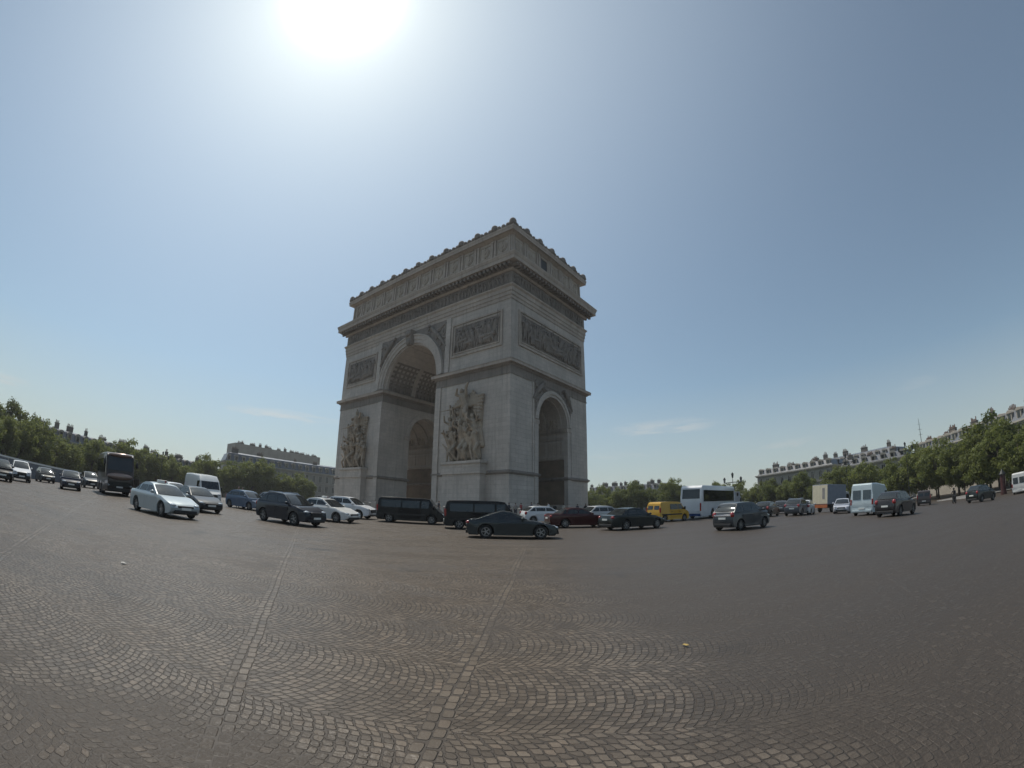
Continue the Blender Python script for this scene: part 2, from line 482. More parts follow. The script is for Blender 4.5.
# impost entablature
bm = bmesh.new()
side_band(bm, 19.95, 20.2, 0.1); side_band(bm, 20.2, 21.2, 0.05); side_band(bm, 21.2, 21.5, 0.18, 0.45)
obj_split('impost_frieze', bm, M['stone_dark'], arch, lambda c: c.x > 0)
bm = bmesh.new()
side_band(bm, 21.5, 21.95, 0.72); side_band(bm, 21.95, 22.3, 0.80, 0.12)
obj_split('impost_cornice', bm, M['stone_mould'], arch, lambda c: c.x > 0)

# main entablature
bm = bmesh.new()
band(bm, 31.8, 32.4, 0.10); band(bm, 32.4, 33.05, 0.2); band(bm, 33.05, 33.7, 0.3); band(bm, 33.7, 33.95, 0.32, 0.55); band(bm, 33.95, 34.15, 0.55)
obj('architrave', bm, M['stone_mould'], arch)
bm = bmesh.new(); band(bm, 34.15, 36.5, 0.16)
obj('frieze', bm, M['stone_dark'], arch)
bm = bmesh.new()
band(bm, 36.5, 36.75, 0.35, 0.6); band(bm, 37.4, 38.05, 1.9); band(bm, 38.05, 38.45, 1.95, 2.1); band(bm, 38.45, 38.72, 2.12); band(bm, 38.722, 39.2, 2.0, 0.4)
obj('cornice', bm, M['stone_mould'], arch)
bm = bmesh.new()
band(bm, 36.752, 37.398, 0.7)
n = 56
for i in range(n):
    x = -HX - 1.1 + (2*HX + 2.2)*(i + .5)/n
    for y0, y1 in ((-HY-1.65, -HY-0.7), (HY+0.7, HY+1.65)): box(bm, x-.2, x+.2, y0, y1, 36.85, 37.397)
n = 28
for i in range(n):
    y = -HY - 1.1 + (2*HY + 2.2)*(i + .5)/n
    for x0, x1 in ((-HX-1.65, -HX-0.7), (HX+0.7, HX+1.65)): box(bm, x0, x1, y-.2, y+.2, 36.85, 37.397)
obj('modillions', bm, M['stone_dark'], arch)

# attic: blocking course, wall, pilasters, shields, cornice, crest
AI = -0.25
bm = bmesh.new(); band(bm, 39.2, 40.1, 0.05); band(bm, 40.1, 40.4, 0.15, -0.1)
band(bm, 40.4, 43.7, AI)
obj('attic_wall', bm, M['stone'], arch)
bm = bmesh.new(); band(bm, 43.7, 44.0, AI + .1, 0.35); band(bm, 44.0, 44.45, 0.75); band(bm, 44.45, HA, 0.8, 0.87)
obj('attic_cornice', bm, M['stone_mould'], arch)
pilb = bmesh.new()
def facepos(side, t, out, z):
    """t along a face; side 0 front(-y) 1 back 2 right(+x) 3 left"""
    if side == 0: return (t, -HY - out, z)
    if side == 1: return (-t, HY + out, z)
    if side == 2: return (HX + out, t, z)
    return (-HX - out, -t, z)
def fbox(bm, side, t0, t1, o0, o1, z0, z1):
    a, b = facepos(side, t0, o0, z0), facepos(side, t1, o1, z1)
    box(bm, min(a[0], b[0]), max(a[0], b[0]), min(a[1], b[1]), max(a[1], b[1]), z0, z1)
shields = []
for side in range(4):
    half = (HX if side < 2 else HY) + AI
    nb = 12 if side < 2 else 6
    step = 2*half/nb
    for i in range(nb + 1):
        t = -half + i*step
        for dt in ((0.38,) if i == 0 else (-0.38,) if i == nb else (-0.32, 0.32)):
            fbox(pilb, side, t+dt-.2, t+dt+.2, AI - .05, AI + .22, 40.4, 43.7)
            fbox(pilb, side, t+dt-.28, t+dt+.28, AI - .05, AI + .27, 43.35, 43.6)
    for i in range(nb):
        t = -half + (i+.5)*step
        if side == 2 and i == 2: continue
        b2 = bmesh.new()
        # square frame and a round shield with a boss
        for (t0, t1, z0, z1) in ((-1.2, 1.2, 43.1, 43.3), (-1.2, 1.2, 40.65, 40.85), (-1.2, -1.02, 40.85, 43.1), (1.02, 1.2, 40.85, 43.1)):
            fbox(b2, side, t+t0, t+t1, AI - .05, AI + .1, z0, z1)
        for r, o in ((0.92, .1), (0.72, .18), (0.3, .28)):
            pts = []
            for k in range(20):
                q = facepos(side, t + r*cos(2*pi*k/20), AI, 42.0 + r*1.08*sin(2*pi*k/20)); pts.append(q)
            nr = Vector(facepos(side, 0, 1, 0)) - Vector(facepos(side, 0, 0, 0))
            slab(b2, pts, nr, -0.05, o)
        fbox(b2, side, t-.09, t+.09, AI, AI + .24, 40.9, 43.08)
        obj('shield', b2, M['stone_carved'], arch)
obj_split('pilaster', pilb, M['stone_mould'], arch, lambda c: (round(c.x*2.4), round(c.y*2.4)))
# dark opening in the attic of the right-hand side
bm = bmesh.new(); half = HY + AI; st = 2*half/6; t = -half + 2.5*st
for (t0, t1, z0, z1) in ((-1.25, 1.25, 43.15, 43.4), (-1.25, 1.25, 40.5, 40.75), (-1.25, -1.0, 40.75, 43.15), (1.0, 1.25, 40.75, 43.15)):
    fbox(bm, 2, t+t0, t+t1, AI - .05, AI + .16, z0, z1)
wf = obj('window_opening', bm, M['stone_mould'], arch)
bm = bmesh.new(); fbox(bm, 2, t-1.0, t+1.0, AI - .3, AI + .02, 40.75, 43.15)
obj('pane', bm, M['black_plastic'], wf)

# crest of heads and palmettes
bm = bmesh.new(); band(bm, HA + .002, HA + .35, 0.45)
def lobe(bm, side, t, big):
    p = Vector(facepos(side, t, 0.35, HA + .35))
    if big:
        ell(bm, p + Vector((0, 0, 0.5)), (0.62, 0.62, 0.74), 10, 7)
        ell(bm, p + Vector((0, 0, 0.1)), (0.75, 0.75, 0.3), 8, 5)
    else:
        ell(bm, p + Vector((0, 0, 0.2)), (0.42, 0.42, 0.5), 8, 6)
for side in range(4):
    half = (HX if side < 2 else HY) + .35; nb = 12 if side < 2 else 6; st = 2*half/nb
    for i in range(nb):
        if i or side in (0, 1): lobe(bm, side, -half + i*st, True)
        if i == 0 and side in (2, 3): lobe(bm, side, -half, True)
        for q in (0.25, 0.5, 0.75): lobe(bm, side, -half + (i+q)*st, False)
obj('crest', bm, M['stone_dark'], arch, smooth=60)

# archivolts
def ring_prism(bm, axis, c, z, r0, r1, a, b, n=36):
    pts_o = [(c + r1*cos(pi*k/n), z + r1*sin(pi*k/n)) for k in range(n+1)]
    pts_i = [(c + r0*cos(pi*k/n), z + r0*sin(pi*k/n)) for k in range(n+1)]
    mk = (lambda p, t: (t, p[0], p[1])) if axis == 'x' else (lambda p, t: (p[0], t, p[1]))
    rows = [[bm.verts.new(mk(p, t)) for p in pts] for pts, t in ((pts_i, a), (pts_o, a), (pts_o, b), (pts_i, b))]
    for i in range(4):
        r, q = rows[i], rows[(i+1) % 4]
        for k in range(n): bm.faces.new((r[k], r[k+1], q[k+1], q[k]))
    for k in (0, n): bm.faces.new([rows[i][k] for i in range(4)])
bm = bmesh.new()
for sy in (-1, 1):
    y0, y1 = sorted((sy*(HY - .3), sy*(HY + .28)))
    ring_prism(bm, 'y', 0, SB + .4, RB - .06, RB + .55, y0, y1)
    y0, y1 = sorted((sy*(HY - .3), sy*(HY + .42)))
    ring_prism(bm, 'y', 0, SB + .4, RB + .551, RB + 1.25, y0, y1)
    y0, y1 = sorted((sy*(HY - .3), sy*(HY + .58)))
    ring_prism(bm, 'y', 0, SB + .4, RB + 1.251, RB + 1.5, y0, y1)
obj_split('archivolt', bm, M['stone'], arch, lambda c: c.y > 0)
bm = bmesh.new()
for sx in (-1, 1):
    x0, x1 = sorted((sx*(HX - .3), sx*(HX + .14)))
    ring_prism(bm, 'x', 0, SS, RS - .05, RS + .4, x0, x1, 28)
    x0, x1 = sorted((sx*(HX - .3), sx*(HX + .28)))
    ring_prism(bm, 'x', 0, SS, RS + .401, RS + .9, x0, x1, 28)
    x0, x1 = sorted((sx*(RB + .3), sx*(RB - .2)))
    ring_prism(bm, 'x', 0, SS, RS - .05, RS + .8, x0, x1, 28)
obj_split('archivolt', bm, M['stone'], arch, lambda c: round(c.x/8))
# keystones with scroll
for sy in (-1, 1):
    bm = bmesh.new()
    a = sy*(HY + .3); b_ = sy*(HY + 1.3)
    zt, zb = 31.75, 29.1
    vs = [bm.verts.new(p) for p in ((-.75, a, zb), (.75, a, zb), (1.05, a, zt), (-1.05, a, zt), (-.6, sy*(HY+.75), zb), (.6, sy*(HY+.75), zb), (.9, b_, zt), (-.9, b_, zt))]
    for f in ((0,1,2,3),(4,7,6,5),(0,4,5,1),(1,5,6,2),(2,6,7,3),(3,7,4,0)): bm.faces.new([vs[i] for i in f])
    ell(bm, (0, sy*(HY+.95), 29.6), (.6, .35, .5), 10, 7); ell(bm, (0, sy*(HY+1.1), 31.1), (.8, .4, .5), 10, 7)
    obj('keystone', bm, M['stone_dark'], arch)
for sd in (2, 3):
    bm = bmesh.new()
    out_ = [(-5.34, SS - .6), (-5.34, 19.9), (5.34, 19.9), (5.34, SS - .6), (RS + .95, SS - .6)] + [( (RS + .95)*cos(pi*k/24), SS + (RS + .95)*sin(pi*k/24)) for k in range(25)] + [(-RS - .95, SS - .6)]
    prism(bm, out_, 'x', *sorted(((1 if sd == 2 else -1)*(HX - .05), (1 if sd == 2 else -1)*(HX + .06))))
    obj('spandrel_panel', bm, M['stone_dark'], arch)
for sd in (0, 1):
    bm = bmesh.new(); Rr = RB + 1.52
    out_ = [(-8.94, SB + .5), (-8.94, 31.78), (8.94, 31.78), (8.94, SB + .5)] + [(Rr*cos(pi*k/30), SB + .5 + Rr*sin(pi*k/30)) for k in range(31)]
    prism(bm, out_, 'y', *sorted(((-1 if sd == 0 else 1)*(HY - .05), (-1 if sd == 0 else 1)*(HY + .06))))
    obj('spandrel_panel', bm, M['stone_dark'], arch)
# bay strips (pilaster-like projections either side of the vault bays, front/back)
bm = bmesh.new()
for sy in (0, 1):
    for s in (-1, 1):
        t0, t1 = sorted((s*8.95, s*10.0)); fbox(bm, sy, t0, t1, -.1, .22, 22.302, 31.79)
        t0, t1 = sorted((s*(RB + .03), s*8.5)); fbox(bm, sy, t0, t1, -.1, .2, 1.8, 19.94)
for sd in (2, 3):
    for s in (-1, 1):
        t0, t1 = sorted((s*(RS + .02), s*(RS + .95))); fbox(bm, sd, t0, t1, -.1, .1, 1.8, SS - .76)
        t0, t1 = sorted((s*5.35, s*5.75)); fbox(bm, sd, t0, t1, -.1, .12, 6.4, 19.94)
obj_split('pilaster_strip', bm, M['stone'], arch, lambda c: (round(c.x), round(c.y), round(c.z/6)))
# carved vault: coffer ribs
bm = bmesh.new()
for y0, y1 in ((-HY + .25, -HY + .8), (-4.6, -3.7), (3.7, 4.6), (HY - .8, HY - .25)): ring_prism(bm, 'y', 0, SB + .4, RB - .42, RB + .2, y0, y1)
obj_split('vault_rib', bm, M['stone'], arch, lambda c: round(c.y*2))
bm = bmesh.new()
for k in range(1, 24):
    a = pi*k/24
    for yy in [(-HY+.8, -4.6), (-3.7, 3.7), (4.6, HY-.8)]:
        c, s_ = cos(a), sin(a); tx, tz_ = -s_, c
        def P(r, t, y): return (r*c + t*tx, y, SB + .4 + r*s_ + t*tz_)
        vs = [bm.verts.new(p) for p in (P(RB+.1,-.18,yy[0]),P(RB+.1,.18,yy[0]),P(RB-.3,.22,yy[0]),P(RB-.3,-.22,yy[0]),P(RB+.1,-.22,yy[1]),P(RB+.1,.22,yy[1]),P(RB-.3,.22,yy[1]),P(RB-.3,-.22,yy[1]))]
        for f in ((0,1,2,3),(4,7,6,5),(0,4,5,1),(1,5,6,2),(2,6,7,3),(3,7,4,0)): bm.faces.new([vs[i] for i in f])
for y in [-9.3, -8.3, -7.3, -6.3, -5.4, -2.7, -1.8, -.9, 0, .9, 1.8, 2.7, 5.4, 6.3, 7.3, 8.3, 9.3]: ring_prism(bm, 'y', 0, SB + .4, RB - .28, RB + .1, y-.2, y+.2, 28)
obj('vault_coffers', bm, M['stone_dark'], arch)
bm = bmesh.new(); ring_prism(bm, 'y', 0, SB + .4, RB - .1, RB + .2, -HY + .82, HY - .82, 48); obj('coffer_ground', bm, M['stone_dark'], arch)  # dimness inside the vault is put into the dark stone colour
# small vault ribs
bm = bmesh.new()
for s in (-1, 1):
    for x in (RB + 1.2, RB + 4.3, RB + 7.5, RB + 10.7, RB + 13.8): ring_prism(bm, 'x', 0, SS, RS - .2, RS + .1, s*x-.35, s*x+.35, 24)
obj_split('vault_rib', bm, M['stone'], arch, lambda c: round(c.x*2))

# ---- figures for the reliefs
def figure(bm, p, h, face, rnd, flat=1.0, seg=6, wings=False, fat=1.0):
    """one carved figure: p foot centre, face = (tangent, outward) vectors"""
    cap0 = capsule
    def cap(b_, a_, c_, r_a, r_b, s_=seg): cap0(b_, a_, c_, r_a*fat, r_b*fat, s_)
    T, O = Vector(face[0]), Vector(face[1]); Z = Vector((0, 0, 1)); p = Vector(p)
    def q(t, o, z): return p + T*t*h + O*o*h*flat + Z*z*h
    lean = rnd.uniform(-.12, .12); st = rnd.uniform(.05, .16); fw = rnd.uniform(-.05, .1)
    hip = q(lean*.3, .0, .5); ch = q(lean, .03, .74); nk = q(lean*1.15, .04, .83); hd = q(lean*1.3, .06, .91)
    for s in (-1, 1):
        kn = q(s*st*.7 + lean*.2, .06 + s*fw, .27); ft = q(s*st*1.2, .0, .02)
        cap(bm, hip + T*s*.05*h, kn, .07*h, .05*h, seg); cap(bm, kn, ft, .05*h, .035*h, seg)
    cap(bm, hip, ch, .095*h, .12*h, seg); cap(bm, ch, nk, .09*h, .05*h, seg)
    ell(bm, hd, (.06*h, .06*h, .075*h), 7, 6)
    for s in (-1, 1):
        a = rnd.uniform(-.5, 2.4); sh = ch + T*s*.12*h + Z*.05*h
        el = sh + T*s*.1*h*abs(cos(a*.5)) + Z*(.16*h*sin(a - .9)) + O*.06*h*flat
        hn = el + T*s*rnd.uniform(-.12, .14)*h + Z*rnd.uniform(-.12, .17)*h + O*.05*h*flat
        cap(bm, sh, el, .045*h, .038*h, seg); cap(bm, el, hn, .036*h, .03*h, seg)
        if rnd.random() < .35: cap(bm, hn - Z*.25*h, hn + Z*.35*h + T*rnd.uniform(-.2, .2)*h, .014*h, .012*h, 5)
    if rnd.random() < .6:    # cloak
        for k in range(3): cap(bm, q(lean + rnd.uniform(-.12, .12), -.05, .75), q(rnd.uniform(-.22, .22), -.05, .12), .07*h, .1*h, seg)
    if wings:
        for s in (-1, 1):
            for k in range(4):
                cap(bm, ch + T*s*.08*h, ch + T*s*(.28 + .1*k)*h + Z*(.42 - .13*k)*h - O*.05*h, .07*h, .03*h, seg)

TEX = {}
def remesh(bm, vox, name, m, parent, disp=0.0):
    """overlapping limbs and folds fused into one continuous skin"""
    o = obj(name, bm, m, parent, recalc=False)
    md = o.modifiers.new('fuse', 'REMESH'); md.mode = 'VOXEL'; md.voxel_size = vox; md.use_smooth_shade = True
    if disp:
        for sc_, st in ((.9, disp), (.3, disp*.6)):
            if sc_ not in TEX:
                t = bpy.data.textures.new('chisel', 'CLOUDS'); t.noise_scale = sc_; TEX[sc_] = t
            d = o.modifiers.new('chisel', 'DISPLACE'); d.texture = TEX[sc_]; d.strength = st; d.mid_level = .5; d.texture_coords = 'LOCAL'
    return o

def faceaxes(side):
    a = Vector(facepos(side, 1, 0, 0)) - Vector(facepos(side, 0, 0, 0)); b = Vector(facepos(side, 0, 1, 0)) - Vector(facepos(side, 0, 0, 0))
    return a, b

# four sculptural groups on pedestals
for side in (0, 1):
    for s in (-1, 1):
        rnd = random.Random(11 + side*7 + s*3)
        # photo: the right front group spans t = HX-12.7 .. HX-3.1
        tc = s*(HX - 7.85)
        bm = bmesh.new()
        fbox(bm, side, tc-4.0, tc+4.0, -.05, 1.5, SETT, .7); fbox(bm, side, tc-3.75, tc+3.75, -.05, 1.3, .7, 5.9)
        fbox(bm, side, tc-3.95, tc+3.95, -.05, 1.52, 5.9, 6.4); fbox(bm, side, tc-3.8, tc+3.8, -.05, 1.4, 6.4, 7.35); fbox(bm, side, tc-4.05, tc+4.05, -.05, 1.62, 7.35, 7.75)
        obj('pedestal', bm, M['stone'], arch)
        T, O = faceaxes(side); bm = bmesh.new()
        def at(t, o, z): return Vector(facepos(side, tc + t*.92, o*.9, z))
        # lower rank of warriors, second rank, winged genius above
        for i, (t, o, z, h) in enumerate([(-3.0, .75, 7.7, 4.9), (-1.7, 1.0, 7.7, 5.6), (0.0, 1.15, 7.75, 6.2), (1.5, 1.0, 7.7, 5.8), (2.9, .8, 7.7, 5.2),
                                          (-2.4, .5, 9.6, 5.2), (-.8, .55, 10.0, 5.6), (.9, .6, 10.0, 5.4), (2.4, .5, 9.4, 5.4)]):
            figure(bm, at(t, o, z), h, (T, O), rnd, 1.5, 7, fat=.82)
        figure(bm, at(0.4, 1.0, 13.2), 5.6, (T, O), rnd, 1.0, 7, wings=False)
        # wings sweeping up and right, raised arm with sword pointing left, flags behind
        sg = 1
        for k in range(6):
            capsule(bm, at(.6, .5, 16.0), at(1.2 + .42*k, .35, 18.3 - .36*k), .34, .2, 7)
            capsule(bm, at(0.1, .5, 16.2), at(-.9 - .42*k, .35, 18.2 - .35*k), .36, .2, 7)
        capsule(bm, at(.2, 1.0, 16.8), at(-.1, .8, 19.2), .34, .16, 7)
        capsule(bm, at(-.2, 1.2, 16.3), at(-2.4, 1.5, 15.7), .28, .2, 7); capsule(bm, at(-2.3, 1.5, 15.7), at(-5.0, 1.6, 15.55), .12, .06, 6)
        for k in range(7): capsule(bm, at(1.6, .35, 17.3 - k*.42), at(3.5 - .12*k, .4, 17.4 - k*.5), .2, .26, 7)
        for k in range(4): capsule(bm, at(-3.2 + .3*k, .5, 12.5), at(-3.9 + .7*k, .4, 16.6 - .4*k), .18, .2, 6)
        for k in range(14):
            capsule(bm, at(rnd.uniform(-3.0, 3.0), rnd.uniform(.3, .8), rnd.uniform(8, 15)), at(rnd.uniform(-3.4, 3.4), .4, rnd.uniform(8, 14.5)), .13, .18, 6)
        capsule(bm, at(-3.2, .9, 9.3), at(-4.6, 1.1, 10.6), .25, .12, 6)
        # mass behind the figures
        pts = [(-3.3, 7.7), (3.4, 7.7), (3.6, 12.5), (3.9, 16.5), (2.2, 18.2), (.4, 18.8), (-1.8, 17.6), (-3.4, 15.5), (-3.1, 11.5)]
        slab(bm, [at(t*.86, 0, z if z < 9 else z - .6) for t, z in pts], O, -.1, .16)
        remesh(bm, .08, 'sculpture_group', M['stone_group'], arch, .07)

# large relief panels in the upper zone
def relief(side, t0, t1, z0, z1, seed):
    rnd = random.Random(seed)
    fr = bmesh.new(); e = .5
    fbox(fr, side, t0, t1, -.05, .2, z1-.3, z1); fbox(fr, side, t0, t1, -.05, .2, z0, z0+.3)
    fbox(fr, side, t0, t0+.3, -.05, .2, z0+.3, z1-.3); fbox(fr, side, t1-.3, t1, -.05, .2, z0+.3, z1-.3)
    fbox(fr, side, t0+.55, t1-.55, -.05, .13, z1-.75, z1-.55); fbox(fr, side, t0+.55, t1-.55, -.05, .13, z0+.55, z0+.75)
    fbox(fr, side, t0+.55, t0+.75, -.05, .13, z0+.75, z1-.75); fbox(fr, side, t1-.75, t1-.55, -.05, .13, z0+.75, z1-.75)
    f = obj('relief_panel', fr, M['stone_mould'], arch)
    bm = bmesh.new(); T, O = faceaxes(side)
    fbox(bm, side, t0+.76, t1-.76, -.05, .05, z0+.76, z1-.76)
    n = int((t1 - t0 - 1.6)/.62)
    for i in range(n):
        t = t0 + 1.0 + (t1 - t0 - 2.0)*(i + .5)/n
        h = rnd.uniform(2.9, 3.5)*min(1, (z1-z0)/5.6); zb = z0 + .8 + rnd.uniform(0, .35) + (.55 if i % 2 else 0)
        figure(bm, Vector(facepos(side, t, .12 if i % 2 else .2, zb)), h, (T, O), rnd, .5, 6)
    for k in range(5):   # horses and banners
        t = rnd.uniform(t0+2, t1-2); z = z0 + rnd.uniform(1.4, 2.4)
        capsule(bm, facepos(side, t-.7, .2, z), facepos(side, t+.7, .2, z+.1), .33, .36, 7); capsule(bm, facepos(side, t+.7, .25, z+.1), facepos(side, t+1.15, .3, z+.9), .26, .14, 7)
        capsule(bm, facepos(side, t, .15, z0+.9), facepos(side, t + rnd.uniform(-.6, .6), .15, z1-.9), .06, .06, 5)
    obj('relief', bm, M['stone_dark'], f, smooth=60, recalc=True)
k = 100
for side in (0, 1):
    for s in (-1, 1):
        a, b_ = sorted((s*(HX - 12.1), s*(HX - 1.55))); relief(side, a, b_, 24.5, 30.3, k); k += 1
for side in (2, 3): relief(side, -HY + 1.8, HY - 1.4, 24.7, 30.5, k); k += 1

# running frieze of figures
bm = bmesh.new(); rnd = random.Random(5)
for side in range(4):
    half = HX if side < 2 else HY; T, O = faceaxes(side)
    n = int(2*half/.85)
    for i in range(n): figure(bm, Vector(facepos(side, -half + .3 + (2*half - .6)*(i + .5)/n, .2, 34.2)), rnd.uniform(1.85, 2.2), (T, O), rnd, .6, 5)
obj('frieze_figures', bm, M['stone_dark'], arch, smooth=60)  # shade below the cornice painted in with the dark stone
# spandrel figures (winged) over the large arch, low carving over the small one
def spandrel(side, zs, r, c, ztop, half, seed):
    bm = bmesh.new(); rnd = random.Random(seed); T, O = faceaxes(side)
    for s in (-1, 1):
        for k in range(26):
            for _ in range(40):
                t = rnd.uniform(r*.25, half); z = rnd.uniform(zs + r*.35, ztop)
                if hypot(t, z - zs) > r + .5: break
            else: continue
            dx, dz = rnd.uniform(-1, 1), rnd.uniform(-1, 1)
            q = Vector(facepos(side, s*t, .1, z)); capsule(bm, q, q + T*dx*.8 + Vector((0, 0, dz*.8)), .2, .12, 6)
        a = (r + 1.3)
        capsule(bm, facepos(side, s*a*cos(.75), .25, zs + a*sin(.75)), facepos(side, s*a*cos(1.02)*1.05, .3, zs + a*sin(1.02)*1.02), .42, .34, 8)
        capsule(bm, facepos(side, s*a*cos(.75), .25, zs + a*sin(.75)), facepos(side, s*a*cos(.5)*1.02, .2, zs + a*sin(.5)), .34, .16, 8)
        ell(bm, facepos(side, s*a*cos(1.1)*1.05, .35, zs + a*sin(1.1)*1.04), (.3, .3, .34))
        for j in range(4): capsule(bm, facepos(side, s*a*cos(.9)*1.05, .15, zs + a*sin(.9)), facepos(side, s*(half - .2 - .4*j), .12, min(ztop - .2, zs + a*sin(.9) + 1.6 - .5*j)), .26, .1, 6)
    obj_split('spandrel_relief', bm, M['stone_dark'], arch, (lambda c: c.x > 0) if side < 2 else (lambda c: c.y > 0), 60)
spandrel(0, SB + .4, RB + 1.4, 0, 31.5, 8.9, 1); spandrel(1, SB + .4, RB + 1.4, 0, 31.5, 8.9, 2)
spandrel(2, SS, RS + .8, 0, 19.7, 5.3, 3); spandrel(3, SS, RS + .8, 0, 19.7, 5.3, 4)

# walls of the transverse passages: name tables, bands, relief; and inscriptions tablets on the inner piers
for sx in (-1, 1):
    for sy in (-1, 1):
        bm = bmesh.new(); xs = sorted((sx*(RB + .6), sx*(HX - .6))); y = sy*RS
        def pbox(z0, z1, o, x0=xs[0], x1=xs[1], b=bm):
            ys = sorted((y + sy*.05, y - sy*o)); box(b, x0, x1, ys[0], ys[1], z0, z1)
        pbox(9.3, 9.7, .16); pbox(12.5, 12.9, .12); pbox(13.6, 14.0, .2)
        for k in range(4): pbox(10.1, 12.1, .07, xs[0] + 1 + k*3.25, xs[0] + 3.7 + k*3.25)
        obj('wall_tablets', bm, M['stone_mould'], arch)
        bm = bmesh.new(); ys = sorted((y + sy*.05, y - sy*.05)); box(bm, xs[0], xs[1], *ys, 1.85, 9.2)
        obj('door_boarding', bm, M['wood'], arch)
        bm = bmesh.new(); rnd = random.Random(sx + 3*sy)
        for k in range(16): figure(bm, (xs[0] + .7 + k*.82, y - sy*.05, 14.05), 2.4, ((1, 0, 0), (0, -sy, 0)), rnd, .4, 5)
        obj('wall_relief', bm, M['stone_carved'], arch, smooth=60)
bm = bmesh.new()
for sx in (-1, 1):
    for sy in (-1, 1):
        for z in (7.6, 10.6, 13.6, 16.6):
            xs = sorted((sx*(RB + .05), sx*(RB - .05))); ys = sorted((sy*(RS + 1.6), sy*(HY - 1.1))); box(bm, *xs, *ys, z, z + 1.9)
obj_split('inscription_tablet', bm, M['stone'], arch, lambda c: (c.x > 0, c.y > 0, round(c.z)))

# ------------------------------------------------------------------ bollards round the plaza
proto = None
for k in range(56):
    a = radians(-170 + k*3.1)
    x, y = AC[0] + 36.9*cos(a), AC[1] + 36.9*sin(a)
    if proto is None:
        bm = bmesh.new(); tube(bm, [(0,0,0), (0,0,.12), (0,0,.121), (0,0,.72), (0,0,.8), (0,0,.9), (0,0,.95)], [.2,.2,.15,.13,.17,.16,.05], 12)
        proto = obj('bollard', bm, M['concrete'], smooth=50); o = proto
        tag(o, 'squat pale stone bollard standing in the ring along the plaza kerb', 'bollard', 'bollards along the plaza kerb')
    else: o = proto.copy(); link(o)
    o.location = (x, y, ZP)

# ------------------------------------------------------------------ vehicles
def solid(bm, prof, layers, fn):
    """loft a closed side profile (x,z) across layers; fn(x,z,f,i) -> (x,y,z)"""
    rows = [[bm.verts.new(fn(x, z, f, i)) for i, (x, z) in enumerate(prof)] for f in layers]
    n = len(prof)
    for r, q in zip(rows, rows[1:]):
        for i in range(n): bm.faces.new((r[i], r[(i+1) % n], q[(i+1) % n], q[i]))
    bm.faces.new(rows[0]); bm.faces.new(rows[-1][::-1])

WHEELS = {}
def wheel_meshes(r, w, spokes):
    key = (round(r, 3), round(w, 3), spokes)
    if key in WHEELS: return WHEELS[key]
    bm = bmesh.new(); n = 28
    prof = [(.62*r, -w/2), (.9*r, -w/2), (r, -w*.36), (r, w*.36), (.9*r, w/2), (.66*r, w/2), (.62*r, w*.3), (.62*r, -w*.3)]
    rows = [[bm.verts.new((p*cos(2*pi*k/n), y, p*sin(2*pi*k/n))) for k in range(n)] for p, y in prof]
    for i in range(len(prof)):
        a, b = rows[i], rows[(i+1) % len(prof)]
        for k in range(n): bm.faces.new((a[k], a[(k+1) % n], b[(k+1) % n], b[k]))
    t = bpy.data.meshes.new('tyre'); bmesh.ops.recalc_face_normals(bm, faces=bm.faces); bm.to_mesh(t); bm.free()
    t.materials.append(M['tyre']); t.polygons.foreach_set('use_smooth', [True]*len(t.polygons)); t.set_sharp_from_angle(angle=radians(40))
    bm = bmesh.new()
    def ringf(r0, r1, y0, y1):
        a = [[bm.verts.new((p*cos(2*pi*k/n), y, p*sin(2*pi*k/n))) for k in range(n)] for p, y in ((r1, y0), (r1, y1), (r0, y1), (r0, y0))]
        for i in range(4):
            for k in range(n): bm.faces.new((a[i][k], a[i][(k+1) % n], a[(i+1) % 4][(k+1) % n], a[(i+1) % 4][k]))
    ringf(.57*r, .635*r, -w*.3, w*.42); ringf(0.02*r, .15*r, w*.1, w*.4)
    for k in range(spokes):
        m_ = Matrix.Rotation(2*pi*k/spokes, 4, 'Y'); s0 = len(bm.verts)
        box(bm, .1*r, .6*r, w*.12, w*.38, -.07*r, .07*r); bm.verts.ensure_lookup_table()
        for v in bm.verts[s0:]: v.co = m_ @ v.co
    rm = bpy.data.meshes.new('rim'); bmesh.ops.recalc_face_normals(bm, faces=bm.faces); bm.to_mesh(rm); bm.free(); rm.materials.append(M['rim'])
    bm = bmesh.new(); c = [bm.verts.new((.6*r*cos(2*pi*k/n), w*.02, .6*r*sin(2*pi*k/n))) for k in range(n)]; bm.faces.new(c)
    b2 = [bm.verts.new((v.co.x, -w*.1, v.co.z)) for v in c]; bm.faces.new(b2[::-1])
    for k in range(n): bm.faces.new((c[k], b2[k], b2[(k+1) % n], c[(k+1) % n]))
    dk = bpy.data.meshes.new('brake_disc'); bm.to_mesh(dk); bm.free(); dk.materials.append(M['iron'])
    WHEELS[key] = (t, rm, dk); return WHEELS[key]

def wheels(root, xs, W_, r, w=.21, spokes=5):
    t, rm, dk = wheel_meshes(r, w, spokes)
    for x in xs:
        for s in (-1, 1):
            o = bpy.data.objects.new('wheel', None); o.empty_display_size = .2; link(o, root)
            o.location = (x, s*(W_/2 - w/2 - .012), r); o.rotation_euler = (0, 0, 0 if s > 0 else pi)
            for me, nm in ((t, 'tyre'), (rm, 'rim'), (dk, 'brake_disc')): link(bpy.data.objects.new(nm, me), o)

def bevel(o, w, ang=28, seg=2):
    m = o.modifiers.new('b', 'BEVEL'); m.width = w; m.segments = seg; m.limit_method = 'ANGLE'; m.angle_limit = radians(ang); m.harden_normals = False

